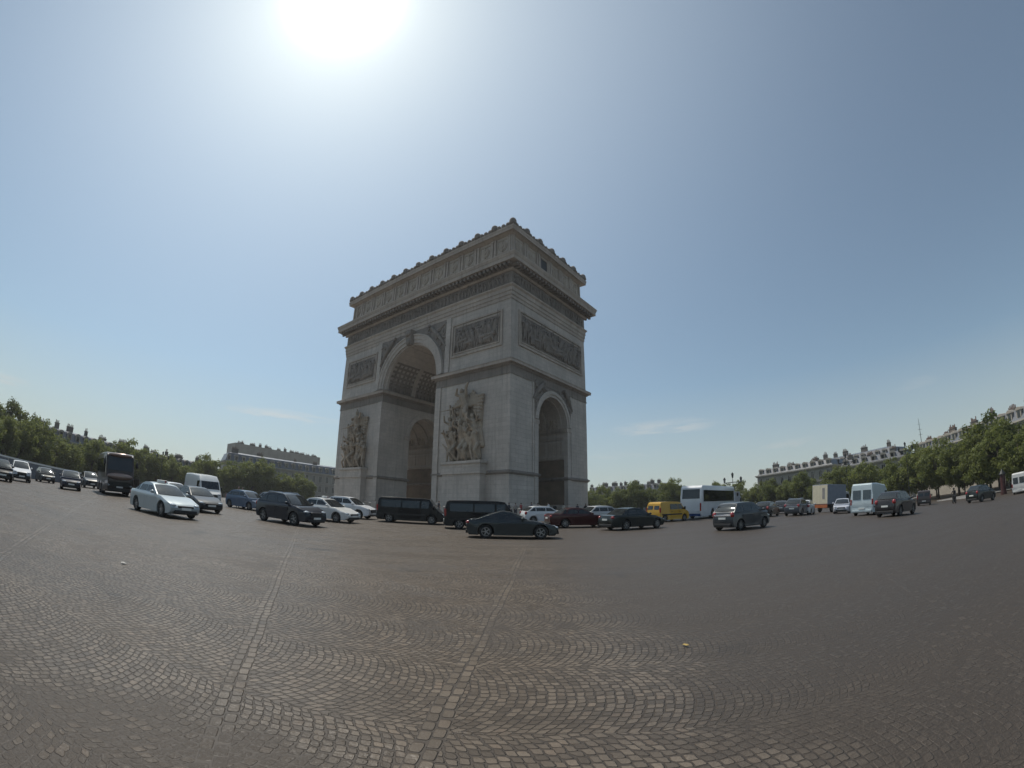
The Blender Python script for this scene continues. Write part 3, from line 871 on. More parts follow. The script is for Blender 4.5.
CARS = {  # L W H wheelbase rear-overhang r cl  z_nose z_cowl z_belt z_deck  xc xrf xrr xrb  pillars roofrise
 'sedan': dict(L=4.85, W=1.85, H=1.46, wb=2.87, ro=1.12, r=.335, cl=.2, zn=.68, zc=.98, zd=1.03, xc=.98, xrf=.18, xrr=-1.0, xrb=-1.72, pil=[-.28, -1.18], tr=True),
 'taxi':  dict(L=4.8, W=1.84, H=1.5, wb=2.84, ro=1.08, r=.325, cl=.2, zn=.7, zc=1.0, zd=1.06, xc=1.02, xrf=.22, xrr=-1.02, xrb=-1.75, pil=[-.25, -1.2], tr=True),
 'coupe': dict(L=4.66, W=1.86, H=1.38, wb=2.75, ro=1.0, r=.345, cl=.17, zn=.66, zc=.95, zd=.97, xc=.72, xrf=-.08, xrr=-.82, xrb=-1.88, pil=[-.72], tr=True),
 'hatch': dict(L=4.15, W=1.78, H=1.48, wb=2.58, ro=.72, r=.31, cl=.19, zn=.72, zc=1.0, zd=1.05, xc=1.05, xrf=.3, xrr=-1.35, xrb=-1.86, pil=[-.18, -1.1], tr=False),
 'mpv':   dict(L=4.1, W=1.76, H=1.6, wb=2.6, ro=.7, r=.31, cl=.19, zn=.8, zc=1.06, zd=1.08, xc=1.22, xrf=.35, xrr=-1.45, xrb=-1.92, pil=[-.12, -1.0], tr=False),
 'suv':   dict(L=4.45, W=1.86, H=1.66, wb=2.66, ro=.88, r=.355, cl=.25, zn=.86, zc=1.1, zd=1.16, xc=1.02, xrf=.28, xrr=-1.35, xrb=-1.95, pil=[-.22, -1.12], tr=False),
 'estate':dict(L=4.6, W=1.82, H=1.52, wb=2.68, ro=.95, r=.33, cl=.21, zn=.74, zc=1.02, zd=1.06, xc=1.0, xrf=.25, xrr=-1.5, xrb=-2.08, pil=[-.22, -1.12], tr=False),
}
def place_root(name, x, y, yaw, label, cat, group):
    g = 0.25
    z = tz(x, y)
    o = empty(name, (x, y, z), 0, label, cat, group)
    n = Vector(((tz(x-g, y) - tz(x+g, y))/(2*g), (tz(x, y-g) - tz(x, y+g))/(2*g), 1)).normalized()
    fwd = Vector((cos(yaw), sin(yaw), 0)); lat = n.cross(fwd).normalized(); fwd = lat.cross(n)
    o.rotation_euler = Matrix((fwd, lat, n)).transposed().to_euler()
    return o
TRAFFIC = 'vehicles circling the square'

def car(kind, name, cat, x, y, yaw, col, label, glass='glass', extras=(), group=TRAFFIC, rough=.36, metal=.0, scale=1.0):
    P = CARS[kind]; L, Wd, H, r, cl = P['L'], P['W'], P['H'], P['r'], P['cl']
    root = place_root(name, x, y, yaw, label, cat, group)
    if scale != 1.0: root.scale = (scale,)*3
    pm = paint('paint_%02d_%02d_%02d' % tuple(int(c*99) for c in col), col, metal, rough)
    hl = L/2; xr = -hl + P['ro']; xf = xr + P['wb']; R = r + .07
    zn, zc, zd, xc, xrf, xrr, xrb = (P[k] for k in ('zn', 'zc', 'zd', 'xc', 'xrf', 'xrr', 'xrb'))
    prof = [(-hl+.14, cl), (-hl+.03, .40), (-hl, .58), (-hl+.02, zd-.22), (-hl+.1, zd-.04 if P['tr'] else zd-.02)]
    if P['tr']: prof += [(-hl+.3, zd+.01)]
    prof += [(xrb-.02, zd+.0 if not P['tr'] else zd-.01), (xc, zc-.01), (xc+.45, zc-.06), (hl-.55, zn+.1), (hl-.2, zn), (hl-.06, zn-.1), (hl, .5), (hl-.03, .34), (hl-.2, cl)]
    arch_i = set(); a0 = math.asin(max(-1, (cl - r)/R)); N = 10
    for cx_ in (xf, xr):
        for k in range(N+1):
            a = a0 + (pi - 2*a0)*k/N; arch_i.add(len(prof)); prof.append((cx_ + R*cos(a), r + R*sin(a)))
    def fn(px_, pz, f, i):
        af = abs(f); yy = f*Wd/2; xx, zz = px_, pz
        e = max(0, (abs(px_)/hl - .6)/.4); yy *= 1 - .15*e*e
        if i in arch_i:
            if af < .61: zz = cl + .02
        else:
            if af > .95:
                if pz > .75: zz = pz - .1
                xx = px_*(1 - .02) if abs(px_) > hl*.85 else px_
            if af < .5 and abs(px_) > hl - .3: xx = px_ + (.035 if px_ > 0 else -.035)
            if pz < cl + .02 and af > .95: zz = pz + .03
        return (xx, yy, zz)
    bm = bmesh.new(); solid(bm, prof, (-1, -.93, -.62, -.6, -.3, .3, .6, .62, .93, 1), fn)
    # greenhouse
    wb_, wr_ = Wd/2*.925, Wd/2*.72; zb = min(zc, zd) - .04
    def hw(z): return wb_ - (wb_ - wr_)*(z - zb)/(H - zb)
    gp = [(xc+.03, zc-.03), (xrf, H-.05), (xrf-.3, H), ((xrf+xrr)/2, H+.015), (xrr+.2, H-.005), (xrr, H-.06), (xrb-.03, zd-.03)]
    def gfn(px_, pz, f, i):
        af = abs(f); s = 1 if f > 0 else -1
        return (px_ + (.05 if (af < .6 and i == 0) else 0), s*hw(pz)*af, pz + (.025 if (af < .6 and 1 <= i <= 5) else 0))
    solid(bm, gp, (-1, -.55, .55, 1), gfn)
    body = obj('body', bm, pm, root, smooth=38); bevel(body, .035)
    gm = M[glass]
    def fx(z): t = (z - gp[0][1])/(gp[1][1] - gp[0][1]); return gp[0][0] + (gp[1][0] - gp[0][0])*t
    def rx(z): t = (z - gp[6][1])/(gp[5][1] - gp[6][1]); return gp[6][0] + (gp[5][0] - gp[6][0])*t
    z0, z1 = max(zc, zd) + .02, H - .12
    # side windows
    cuts = [None] + P['pil'] + [None]
    for s in (-1, 1):
        for xa_, xb_ in zip(cuts[1:], cuts):
            def X_(z, v, front):
                if front: return min(v - .03, fx(z) - .14) if v is not None else fx(z) - .14
                return max(v + .03, rx(z) + .14) if v is not None else rx(z) + .14
            pts = []
            for z, fr in ((z0, False), (z1, False), (z1, True), (z0, True)):
                pts.append([X_(z, xb_ if fr else xa_, fr), z])
            if pts[1][0] > pts[2][0]:
                mid = .5*(pts[1][0] + pts[2][0]); pts[1][0] = pts[2][0] - .02
                if pts[0][0] > pts[3][0]: continue
            if pts[3][0] - pts[0][0] < .12: continue
            bm = bmesh.new(); slab(bm, [(px_, s*hw(z), z) for px_, z in pts], (0, s, .25))
            obj('side_window', bm, gm, root)
    def screen(name_, p0, p1, a, b, nrm):
        q0 = [p0[k] + (p1[k] - p0[k])*a for k in (0, 1)]; q1 = [p0[k] + (p1[k] - p0[k])*b for k in (0, 1)]
        bm = bmesh.new()
        c = .08 if nrm > 0 else -.03
        nv = Vector((nrm*(H - zc), 0, abs(p1[0] - p0[0]))).normalized(); NC, NR = 8, 4; grid = []
        for off in (.014, -.03):
            g_ = []
            for j in range(NR+1):
                v_ = j/NR; row_ = []
                for i in range(NC+1):
                    f = -1 + 2*i/NC; x_ = q0[0] + (q1[0]-q0[0])*v_; z_ = q0[1] + (q1[1]-q0[1])*v_
                    bul = (1 - f*f); lim = hw(z_) - .07
                    row_.append(bm.verts.new(Vector((x_ + c*bul*(1 - v_*.7), f*lim, z_ + .035*bul*v_)) + nv*(off + .03*sin(pi*v_)*(1 if off > 0 else 0))))
                g_.append(row_)
            grid.append(g_)
        for g_ in grid:
            for j in range(NR):
                for i in range(NC): bm.faces.new((g_[j][i], g_[j][i+1], g_[j+1][i+1], g_[j+1][i]))
        rim_ = [[g_[0][i] for i in range(NC+1)] + [g_[j][NC] for j in range(1, NR+1)] + [g_[NR][i] for i in range(NC-1, -1, -1)] + [g_[j][0] for j in range(NR-1, 0, -1)] for g_ in grid]
        n_ = len(rim_[0])
        for i in range(n_): bm.faces.new((rim_[0][i], rim_[0][(i+1) % n_], rim_[1][(i+1) % n_], rim_[1][i]))
        obj(name_, bm, gm, root, smooth=50)
    screen('windshield', gp[0], gp[1], .05, .94, 1); screen('rear_window', gp[6], gp[5], .14, .93, -1)
    # doors with handles
    cutx = [P['pil'][0]] + ([xr + R + .06] if len(P['pil']) > 1 else [])
    fd = (cutx[0] + .012, xf - R - .06); doors = [fd]
    if len(P['pil']) > 1: doors.append((max(xr + R*.55, xr + .2), cutx[0] - .012))
    for s in (-1, 1):
        for (xa, xb) in doors:
            bm = bmesh.new(); lowx = max(xa, xr + R + .04) if xa < cutx[0] - .1 else xa
            pts = [(lowx, .34), (xb, .34), (xb, zc - .16), (xa, zc - .16), (xa, .72)] if lowx > xa else [(xa, .34), (xb, .34), (xb, zc - .16), (xa, zc - .16)]
            slab(bm, [(a, s*Wd/2, b) for a, b in pts], (0, s, 0), -.03, .006)
            d = obj('door', bm, pm, root)
            bm = bmesh.new(); box(bm, xa + .1, xa + .28, *sorted((s*(Wd/2), s*(Wd/2 + .03))), zc - .25, zc - .22); obj('handle', bm, pm, d)
        bm = bmesh.new(); ell(bm, (xc - .22, s*(Wd/2 + .07), zc + .08), (.1, .11, .075)); box(bm, xc-.24, xc-.17, *sorted((s*(Wd/2 - .12), s*(Wd/2 + .03))), zc, zc + .05)
        obj('wing_mirror', bm, pm, root, smooth=50)
        bm = bmesh.new(); ell(bm, (hl - .2, s*Wd*.345, zn - .075), (.2, .185, .075), 12, 8); obj('headlight', bm, M['headlamp'], root, smooth=180)
        bm = bmesh.new(); ell(bm, (-hl + .1, s*Wd*.37, zd - .17), (.13, .15, .1 if P['tr'] else .17), 12, 8); obj('taillight', bm, M['taillamp'], root, smooth=180)
    bm = bmesh.new(); box(bm, hl - .12, hl + .045, -Wd*.23, Wd*.23, .5, zn - .08); o = obj('grille', bm, M['black_plastic'], root); bevel(o, .03)
    bm = bmesh.new(); box(bm, hl - .25, hl + .03, -Wd*.33, Wd*.33, .24, .4); o = obj('lower_intake', bm, M['black_plastic'], root); bevel(o, .03)
    bm = bmesh.new(); box(bm, hl, hl + .055, -.26, .26, .41, .52); obj('number_plate', bm, M['plate'], root)
    bm = bmesh.new(); box(bm, -hl - .05, -hl + .1, -.26, .26, .66, .78); obj('number_plate', bm, M['plate'], root)
    bm = bmesh.new(); box(bm, -hl - .035, -hl + .2, -Wd*.36, Wd*.36, .24, .42); o = obj('rear_valance', bm, M['black_plastic'], root); bevel(o, .03)
    wheels(root, (xf, xr), Wd, r, .225 if kind != 'coupe' else .25, 5 if kind in ('coupe', 'suv') else 7)
    if 'taxi' in extras:
        bm = bmesh.new(); box(bm, -.12, .1, -.26, .26, H + .02, H + .15); o = obj('taxi_sign', bm, M['plate'], root); o.location = (xrf - .35, 0, .02); bevel(o, .03)
        bm = bmesh.new(); box(bm, -.125, .105, .1, .2, H + .04, H + .13); q = obj('lamp', bm, M['taillamp'], o)
    if 'rails' in extras:
        for s in (-1, 1):
            bm = bmesh.new(); tube(bm, [(xrf - .2, s*wr_*.9, H-.02), (xrf - .35, s*wr_*.9, H + .06), (xrr + .2, s*wr_*.9, H + .055), (xrr + .05, s*wr_*.9, H-.03)], [.022]*4, 6); obj('roof_rail', bm, M['chrome'], root)
    if 'chrome_rear' in extras:
        bm = bmesh.new(); box(bm, -hl - .045, -hl + .1, -Wd*.36, Wd*.36, .82, .93); o = obj('tailgate_trim', bm, M['chrome'], root); bevel(o, .02)
    if 'grey_bumper' in extras:
        bm = bmesh.new(); box(bm, hl - .3, hl + .035, -Wd*.44, Wd*.44, .3, .56); o = obj('bumper', bm, M['black_plastic'], root); bevel(o, .05)
    return root

# profiles of taller vehicles; each: prof list, belt height, tumblehome
def van(kind, name, cat, x, y, yaw, col, label, side_glass=None, glass='glass', group=TRAFFIC, extras=()):
    root = place_root(name, x, y, yaw, label, cat, group)
    pm = paint('paint_%02d_%02d_%02d' % tuple(int(c*99) for c in col), col, .0, .38)
    if kind == 'vito':   L, Wd, H, wb, ro, r, cl, th_ = 5.1, 1.92, 1.9, 3.2, .98, .335, .2, .12; nose = [(1.42, 1.84), (.95, 1.9)]; zc, xc, zn = 1.12, 2.0, .82
    elif kind == 'small':L, Wd, H, wb, ro, r, cl, th_ = 4.2, 1.82, 1.82, 2.7, .66, .31, .18, .1; nose = [(.75, 1.72), (.35, 1.8)]; zc, xc, zn = 1.08, 1.35, .8
    else:                L, Wd, H, wb, ro, r, cl, th_ = 5.6, 2.0, 2.55, 3.5, 1.05, .34, .24, .1; nose = [(1.95, 1.95), (1.45, 2.42)]; zc, xc, zn = 1.22, 2.3, .95
    hl = L/2; xr = -hl + ro; xf = xr + wb; R = r + .07
    prof = [(-hl+.08, cl), (-hl, .42), (-hl, 1.0), (-hl + .04, zc + .1), (-hl + .13, H - .14), (-hl + .3, H - .02), (-hl*.4, H + .01)]
    prof += [(nose[1][0], nose[1][1]), nose[0]] + [(xc, zc), (hl - .25, zn + .06), (hl - .07, zn - .08), (hl, .5), (hl - .03, .34), (hl - .15, cl)]
    i_ws = (prof.index(nose[0]), prof.index((xc, zc)))
    arch_i = set(); a0 = math.asin(max(-1, (cl - r)/R)); N = 10
    for cx_ in (xf, xr):
        for k in range(N+1):
            a = a0 + (pi - 2*a0)*k/N; arch_i.add(len(prof)); prof.append((cx_ + R*cos(a), r + R*sin(a)))
    def hw(z): return Wd/2*(1 - th_*max(0, (z - zc))/(H - zc))
    def fn(px_, pz, f, i):
        af = abs(f); yy = f*hw(pz); xx, zz = px_, pz
        if px_ > hl*.55: e = (px_/hl - .55)/.45; yy *= 1 - .13*e*e
        if i in arch_i:
            if af < .61: zz = cl + .02
        elif af > .95:
            if pz > H - .2: zz = pz - .09
            if px_ > hl*.9: xx = px_ - .06
        return (xx, yy, zz)
    bm = bmesh.new(); solid(bm, prof, (-1, -.93, -.62, -.6, .6, .62, .93, 1), fn)
    body = obj('body', bm, pm, root, smooth=38); bevel(body, .04)
    gm = M[glass]
    p1, p0 = prof[i_ws[0]], prof[i_ws[1]]
    bm = bmesh.new()
    qs = []
    for a in (.06, .98): qs.append((p0[0] + (p1[0]-p0[0])*a, p0[1] + (p1[1]-p0[1])*a))
    e0 = max(0, (qs[0][0]/hl - .55)/.45)
    slab(bm, [(qs[0][0], -hw(qs[0][1])*(1-.13*e0*e0) + .08, qs[0][1]), (qs[0][0], hw(qs[0][1])*(1-.13*e0*e0) - .08, qs[0][1]), (qs[1][0], hw(qs[1][1]) - .1, qs[1][1]), (qs[1][0], -hw(qs[1][1]) + .1, qs[1][1])], (p1[1]-p0[1], 0, p0[0]-p1[0]), -.03, .012)
    obj('windshield', bm, gm, root)
    zt = min(H - .22, nose[0][1] - .02); zb = zc + .04
    def fx(z): t = (z - p0[1])/(p1[1] - p0[1]); return p0[0] + (p1[0]-p0[0])*t
    cabx = xc - 1.15 if kind != 'small' else xc - 1.0
    panes = [(cabx, None)]
    if side_glass: panes += side_glass
    for s in (-1, 1):
        for a, b in panes:
            pts = [(a, zb), (a, zt), (fx(zt) - .12 if b is None else b, zt), (min(fx(zb) - .2, hl*.55) if b is None else b, zb)]
            bm = bmesh.new(); slab(bm, [(px_, s*hw(z), z) for px_, z in pts], (0, s, .1)); obj('side_window', bm, gm, root)
        bm = bmesh.new(); ell(bm, (xc - .2, s*(Wd/2 + .1), zc + .15), (.08, .1, .16)); box(bm, xc-.24, xc-.17, *sorted((s*(Wd/2 - .15), s*(Wd/2 + .03))), zc + .05, zc + .1); obj('wing_mirror', bm, M['black_plastic'], root, smooth=50)
        bm = bmesh.new(); ell(bm, (hl - .17, s*Wd*.34, zn - .1), (.17, .17, .1), 12, 8); obj('headlight', bm, M['headlamp'], root, smooth=180)
        bm = bmesh.new(); box(bm, -hl - .012, -hl + .12, *sorted((s*Wd*.44, s*(Wd/2 + .006))), .85, 1.3); o = obj('taillight', bm, M['taillamp'], root); bevel(o, .02)
        for xa, xb in ((cabx + .02, xf - R - .05), (xr + R + .35, cabx - .03)):
            if xb - xa < .4: continue
            bm = bmesh.new(); slab(bm, [(xa, s*Wd/2, .36), (xb, s*Wd/2, .36), (xb, s*Wd/2, zc - .03), (xa, s*Wd/2, zc - .03)], (0, s, 0), -.03, .006); d = obj('door', bm, pm, root)
            bm = bmesh.new(); box(bm, xa + .08, xa + .26, *sorted((s*Wd/2, s*(Wd/2 + .03))), zc - .2, zc - .16); obj('handle', bm, M['black_plastic'], d)
        bm = bmesh.new(); slab(bm, [(-hl + .25, s*Wd/2, .6), (xf - R - .02, s*Wd/2, .6), (xf - R - .02, s*Wd/2, .72), (-hl + .25, s*Wd/2, .72)], (0, s, 0), -.02, .016); obj('side_moulding', bm, M['black_plastic'], root)
        # rear doors
        bm = bmesh.new(); y0, y1 = sorted((s*.012, s*(Wd/2 - .1)))
        def rxz(z): return -hl if z < 1.0 else -hl + .13*(z - 1.0)/(H - 1.14)
        slab(bm, [(rxz(.5), y0, .5), (rxz(.5), y1, .5), (rxz(H - .25), y1*(1 - .0), H - .25), (rxz(H - .25), y0, H - .25)], (-1, 0, .05), -.03, .008); d = obj('rear_door', bm, pm, root)
        bm = bmesh.new(); z0, z1 = zb + .02, min(H - .35, zb + .75)
        ya, yb = sorted((s*.1, s*(Wd/2 - .2))); slab(bm, [(rxz(z0), ya, z0), (rxz(z0), yb, z0), (rxz(z1), yb, z1), (rxz(z1), ya, z1)], (-1, 0, .05), -.02, .018); obj('rear_window', bm, gm if 'pale_rear' not in extras else M['glass_clear'], d)
    bm = bmesh.new(); box(bm, hl - .12, hl + .012, -Wd*.26, Wd*.26, .52, zn - .12); o = obj('grille', bm, M['black_plastic'], root); bevel(o, .03)
    bm = bmesh.new(); box(bm, hl - .25, hl + .012, -Wd*.38, Wd*.38, .26, .44); o = obj('bumper', bm, M['black_plastic'], root); bevel(o, .03)
    bm = bmesh.new(); box(bm, -hl - .05, -hl + .2, -Wd*.44, Wd*.44, .3, .47); o = obj('bumper', bm, M['black_plastic'] if kind != 'high' else pm, root); bevel(o, .03)
    bm = bmesh.new(); box(bm, hl, hl + .025, -.26, .26, .38, .49); obj('number_plate', bm, M['plate'], root)
    bm = bmesh.new(); box(bm, -hl - .06, -hl + .02, -.26, .26, .5, .61); obj('number_plate', bm, M['plate'], root)
    wheels(root, (xf, xr), Wd, r, .22, 5)
    return root

def coach(name, x, y, yaw, col, label, L=11.0, Wd=2.5, H=3.45, dark=False, lower=None, glass_col='glass'):
    root = place_root(name, x, y, yaw, label, 'coach', TRAFFIC)
    pm = paint('paint_%02d_%02d_%02d' % tuple(int(c*99) for c in col), col, .05, .35); hl = L/2; r = .48; cl = .3
    xs_w = (hl - 2.7, -hl + 3.0)
    prof = [(-hl + .12, cl), (-hl, .6), (-hl + .02, 2.2), (-hl + .14, H - .25), (-hl + .4, H - .03), (0, H), (hl - .75, H - .02), (hl - .35, H - .22), (hl - .12, 2.2), (hl, 1.2), (hl, .6), (hl - .12, cl)]
    arch_i = set(); R = r + .08; a0 = math.asin((cl - r)/R); N = 10
    for cx_ in xs_w:
        for k in range(N+1):
            a = a0 + (pi - 2*a0)*k/N; arch_i.add(len(prof)); prof.append((cx_ + R*cos(a), r + R*sin(a)))
    def fn(px_, pz, f, i):
        af = abs(f); yy = f*Wd/2; xx, zz = px_, pz
        if abs(px_) > hl - .5: yy *= .975
        if i in arch_i:
            if af < .61: zz = cl + .02
        elif af > .95:
            if pz > H - .3: zz = pz - .12; yy *= .97
            if abs(px_) > hl - .2: xx = px_ - (.1 if px_ > 0 else -.1)
        return (xx, yy, zz)
    bm = bmesh.new(); solid(bm, prof, (-1, -.93, -.62, -.6, .6, .62, .93, 1), fn); b = obj('body', bm, pm, root, smooth=38); bevel(b, .06)
    gm = M[glass_col]
    wb0 = 1.95 if dark else 1.35
    bm = bmesh.new(); slab(bm, [(hl - .045, -Wd/2 + .2, wb0), (hl - .045, Wd/2 - .2, wb0), (hl - .3, Wd/2 - .22, H - .4), (hl - .3, -Wd/2 + .22, H - .4)], (1, 0, .12), -.06, .05); obj('windshield', bm, gm, root)
    bm = bmesh.new(); slab(bm, [(-hl + .02, -Wd/2 + .28, 2.05), (-hl + .02, Wd/2 - .28, 2.05), (-hl + .12, Wd/2 - .3, H - .4), (-hl + .12, -Wd/2 + .3, H - .4)], (-1, 0, .1), -.06, .02); obj('rear_window', bm, gm, root)
    if dark:
        bm = bmesh.new(); ell(bm, (hl - .1, 0, 1.5), (.42, Wd*.46, .3), 16, 8); obj('front_ledge', bm, paint('ledge_paint', (.3, .22, .19), .3, .2), root, smooth=180)
        bm = bmesh.new(); box(bm, hl - .1, hl + .04, -.95, .95, .68, 1.1); o = obj('grille', bm, M['iron'], root); bevel(o, .03)
        bm = bmesh.new(); ell(bm, (hl - .35, 0, H - .18), (.4, Wd*.42, .16), 14, 7); obj('roof_fairing', bm, paint('ledge_paint', (.3, .22, .19), .3, .2), root, smooth=180)
    nwin = 6
    for s in (-1, 1):
        for k in range(nwin):
            xa = -hl + .5 + (L - 1.3)*k/nwin; xb = xa + (L - 1.3)/nwin - .07
            bm = bmesh.new(); slab(bm, [(xa, s*Wd/2, 1.75), (xb, s*Wd/2, 1.75), (xb, s*Wd/2*.998, H - .5), (xa, s*Wd/2*.998, H - .5)], (0, s, 0), -.03, .012); obj('side_window', bm, gm, root)
        for k in range(4):
            xa = -hl + 1.0 + k*2.2
            if any(abs((xa + .9) - q) < 1.5 for q in xs_w): continue
            bm = bmesh.new(); slab(bm, [(xa, s*Wd/2, .45), (xa + 1.9, s*Wd/2, .45), (xa + 1.9, s*Wd/2, 1.45), (xa, s*Wd/2, 1.45)], (0, s, 0), -.02, .012); obj('luggage_door', bm, lower or pm, root)
        bm = bmesh.new(); tube(bm, [(hl - .4, s*Wd/2*.95, H - .35), (hl + .15, s*(Wd/2 + .12), H - .45), (hl + .2, s*(Wd/2 + .14), H - .75)], [.03]*3, 6); ell(bm, (hl + .2, s*(Wd/2 + .14), 2.5), (.09, .12, .26)); obj('mirror_arm', bm, M['black_plastic'], root, smooth=50)
        bm = bmesh.new(); ell(bm, (hl - .1, s*Wd*.36, .8), (.15, .24, .13), 12, 8); obj('headlight', bm, M['headlamp'], root, smooth=180)
        bm = bmesh.new(); box(bm, -hl - .015, -hl + .1, *sorted((s*Wd*.4, s*Wd*.46)), .8, 1.6); obj('taillight', bm, M['taillamp'], root)
    bm = bmesh.new(); box(bm, -hl - .02, -hl + .1, -.8, .8, .75, 1.5); obj('engine_cover', bm, lower or pm, root)
    bm = bmesh.new(); box(bm, -hl + .02, -hl + .3, -Wd*.42, Wd*.42, .3, .55); obj('bumper', bm, paint('paint_blue', (.03, .06, .16)), root)
    bm = bmesh.new(); box(bm, hl - .3, hl + .03, -Wd*.4, Wd*.4, .33, .6); o = obj('bumper', bm, M['black_plastic'], root); bevel(o, .04)
    bm = bmesh.new(); box(bm, hl, hl + .045, -.28, .28, .62, .74); obj('number_plate', bm, M['plate'], root)
    wheels(root, xs_w, Wd, r, .3, 8)
    return root

def box_truck(name, x, y, yaw, cab_col, rear_col, side_col, label, L=6.6, H=3.3, Wd=2.3):
    root = place_root(name, x, y, yaw, label, 'truck', TRAFFIC)
    pm = paint('paint_%02d_%02d_%02d' % tuple(int(c*99) for c in cab_col), cab_col, .1, .4); hl = L/2
    r = .4
    prof = [(hl - 1.75, .45), (hl - 1.75, 2.35), (hl - 1.2, 2.45), (hl - .75, 2.4), (hl - .2, 1.5), (hl - .05, 1.2), (hl, .7), (hl - .06, .4), (hl - .4, .4)]
    for k in range(9):
        a = pi*k/8; prof.append((hl - .95 + .48*cos(a), .42 + .48*sin(a)))
    bm = bmesh.new(); solid(bm, prof, (-1, -.9, .9, 1), lambda px_, pz, f, i: (px_ - (.08 if abs(f) > .95 and px_ > hl - .5 else 0), f*1.02*(1 - .06*max(0, pz - 1.3)), pz)); o = obj('cab', bm, pm, root, smooth=38); bevel(o, .05)
    bm = bmesh.new(); slab(bm, [(hl - .235, -.85, 1.52), (hl - .235, .85, 1.52), (hl - .7, .8, 2.28), (hl - .7, -.8, 2.28)], (.9, 0, .55), -.03, .02); obj('windshield', bm, M['glass'], o)
    for s in (-1, 1):
        bm = bmesh.new(); slab(bm, [(hl - 1.5, s*1.0, 1.45), (hl - .5, s*.99, 1.45), (hl - .85, s*.96, 2.15), (hl - 1.5, s*.96, 2.15)], (0, s, .06), -.02, .02); obj('side_window', bm, M['glass'], o)
        bm = bmesh.new(); ell(bm, (hl - .1, s*.78, .85), (.1, .17, .12)); obj('headlight', bm, M['headlamp'], o, smooth=180)
        bm = bmesh.new(); box(bm, -hl - .01, -hl + .08, *sorted((s*.75, s*1.05)), .62, .76); obj('taillight', bm, M['taillamp'], root)
    bm = bmesh.new(); box(bm, -hl, hl - 1.85, -Wd/2, Wd/2, .95, H); bo = obj('cargo_box', bm, mat('box_side', side_col, .5, var=.1), root); bevel(bo, .03)
    bm = bmesh.new()
    for s in (-1, 1): box(bm, -hl - .03, -hl + .02, *sorted((s*.01, s*(Wd/2 - .06))), 1.02, H - .08)
    obj('rear_door', bm, mat('box_rear', rear_col, .5, var=.08), bo)
    bm = bmesh.new(); box(bm, -hl - .05, -hl + .02, -.7, -.35, 1.6, 2.9); obj('door_stripe', bm, M['kerb'], bo)
    bm = bmesh.new(); box(bm, -hl + .1, hl - .5, -.45, .45, .5, .94); obj('chassis', bm, M['black_plastic'], root)
    bm = bmesh.new(); box(bm, -hl - .06, -hl + .12, -Wd/2 + .08, Wd/2 - .08, .55, .93); o = obj('tail_lift', bm, mat('orange_frame', (.42, .13, .05), .6, var=.1), root)
    wheels(root, (hl - .95, -hl + 1.45), 2.05, r, .26, 6)
    return root

def ccw(x, y): return atan2(x - AC[0], -(y - AC[1]))
def V_(x, y, off=0.0):
    """tangential heading round the square plus a turn"""
    return ccw(x, y) + radians(off)

DK = (.008, .008, .009); WH = (.62, .63, .64)
# ---- left part of the traffic
car('suv', 'suv', 'car', -40.2, 23.2, V_(-40.2, 23.2, 0), WH, 'white crossover with black lower bumper driving head-on at the far left', extras=('grey_bumper',))
car('estate', 'estate_car', 'car', -43.6, 21.6, V_(-43.6, 21.6), WH, 'white car cut off by the left edge of the photo, behind a dark car')
car('hatch', 'hatchback', 'car', -35.6, 18.6, V_(-35.6, 18.6), DK, 'dark hatchback cut off by the left edge of the photo, lowest there')
car('hatch', 'hatchback', 'car', -47.0, 30.5, V_(-47, 30.5, 12), (.05, .05, .045), 'dark hatchback between the white crossover and the dark blue car')
car('estate', 'estate_car', 'car', -49.5, 36.5, V_(-49.5, 36.5), (.3, .3, .31), 'grey estate car far behind the white crossover, near the trees')
car('hatch', 'hatchback', 'car', -34.2, 24.9, V_(-34.2, 24.9, -12), (.012, .016, .035), 'dark blue hatchback driving head-on, sun glinting on its windscreen')
car('suv', 'suv', 'car', -43.5, 34.4, V_(-43.5, 34.4, 5), (.03, .035, .04), 'dark off-roader with pale roof behind the dark blue hatchback')
coach('coach', -33.0, 29.0, V_(-33.0, 29.0, -12), (.045, .032, .03), 'tall dark brown coach with a big windscreen in front of the trees', L=7.6, H=3.35, dark=True)
car('sedan', 'sedan', 'car', -16.5, 17.9, V_(-16.5, 17.9, -15), (.36, .41, .43), 'silver sedan with front turned towards us, nearest car on the left', extras=('taxi',), metal=.25)
car('sedan', 'sedan', 'car', -19.6, 24.6, V_(-19.6, 24.6, -20), (.03, .033, .037), 'dark grey sedan overlapped by the silver sedan, in front of the white van')
car('estate', 'estate_car', 'car', -25.6, 29.0, V_(-25.6, 29.0, -4), WH, 'white estate car mostly hidden behind the dark grey sedan')
van('high', 'panel_van', 'van', -27.6, 35.4, V_(-27.6, 35.4, -14), (.66, .67, .66), 'white high-roof panel van facing us between the trees and the dark grey sedan')
car('hatch', 'hatchback', 'car', -21.2, 33.4, V_(-21.2, 33.4, -6), (.09, .13, .19), 'blue-grey hatchback with bright bonnet behind the navy crossover')
car('hatch', 'hatchback', 'car', -21.2, 38.6, V_(-21.2, 38.6, -6), (.33, .36, .38), 'silver hatchback half hidden behind the blue-grey hatchback')
car('suv', 'suv', 'car', -12.3, 24.0, V_(-12.3, 24.0, -20), (.010, .013, .022), 'dark navy crossover with alloy wheels turned towards us, left of the arch', extras=('rails',))
car('taxi', 'taxi', 'taxi', -12.5, 29.9, V_(-12.5, 29.9, -14), (.62, .62, .6), 'white sedan taxi with a roof sign behind the navy crossover', extras=('taxi',))
car('suv', 'suv', 'car', -13.0, 35.9, V_(-13.0, 35.9, -6), (.66, .67, .68), 'white crossover beside the foot of the arch behind the white taxi')
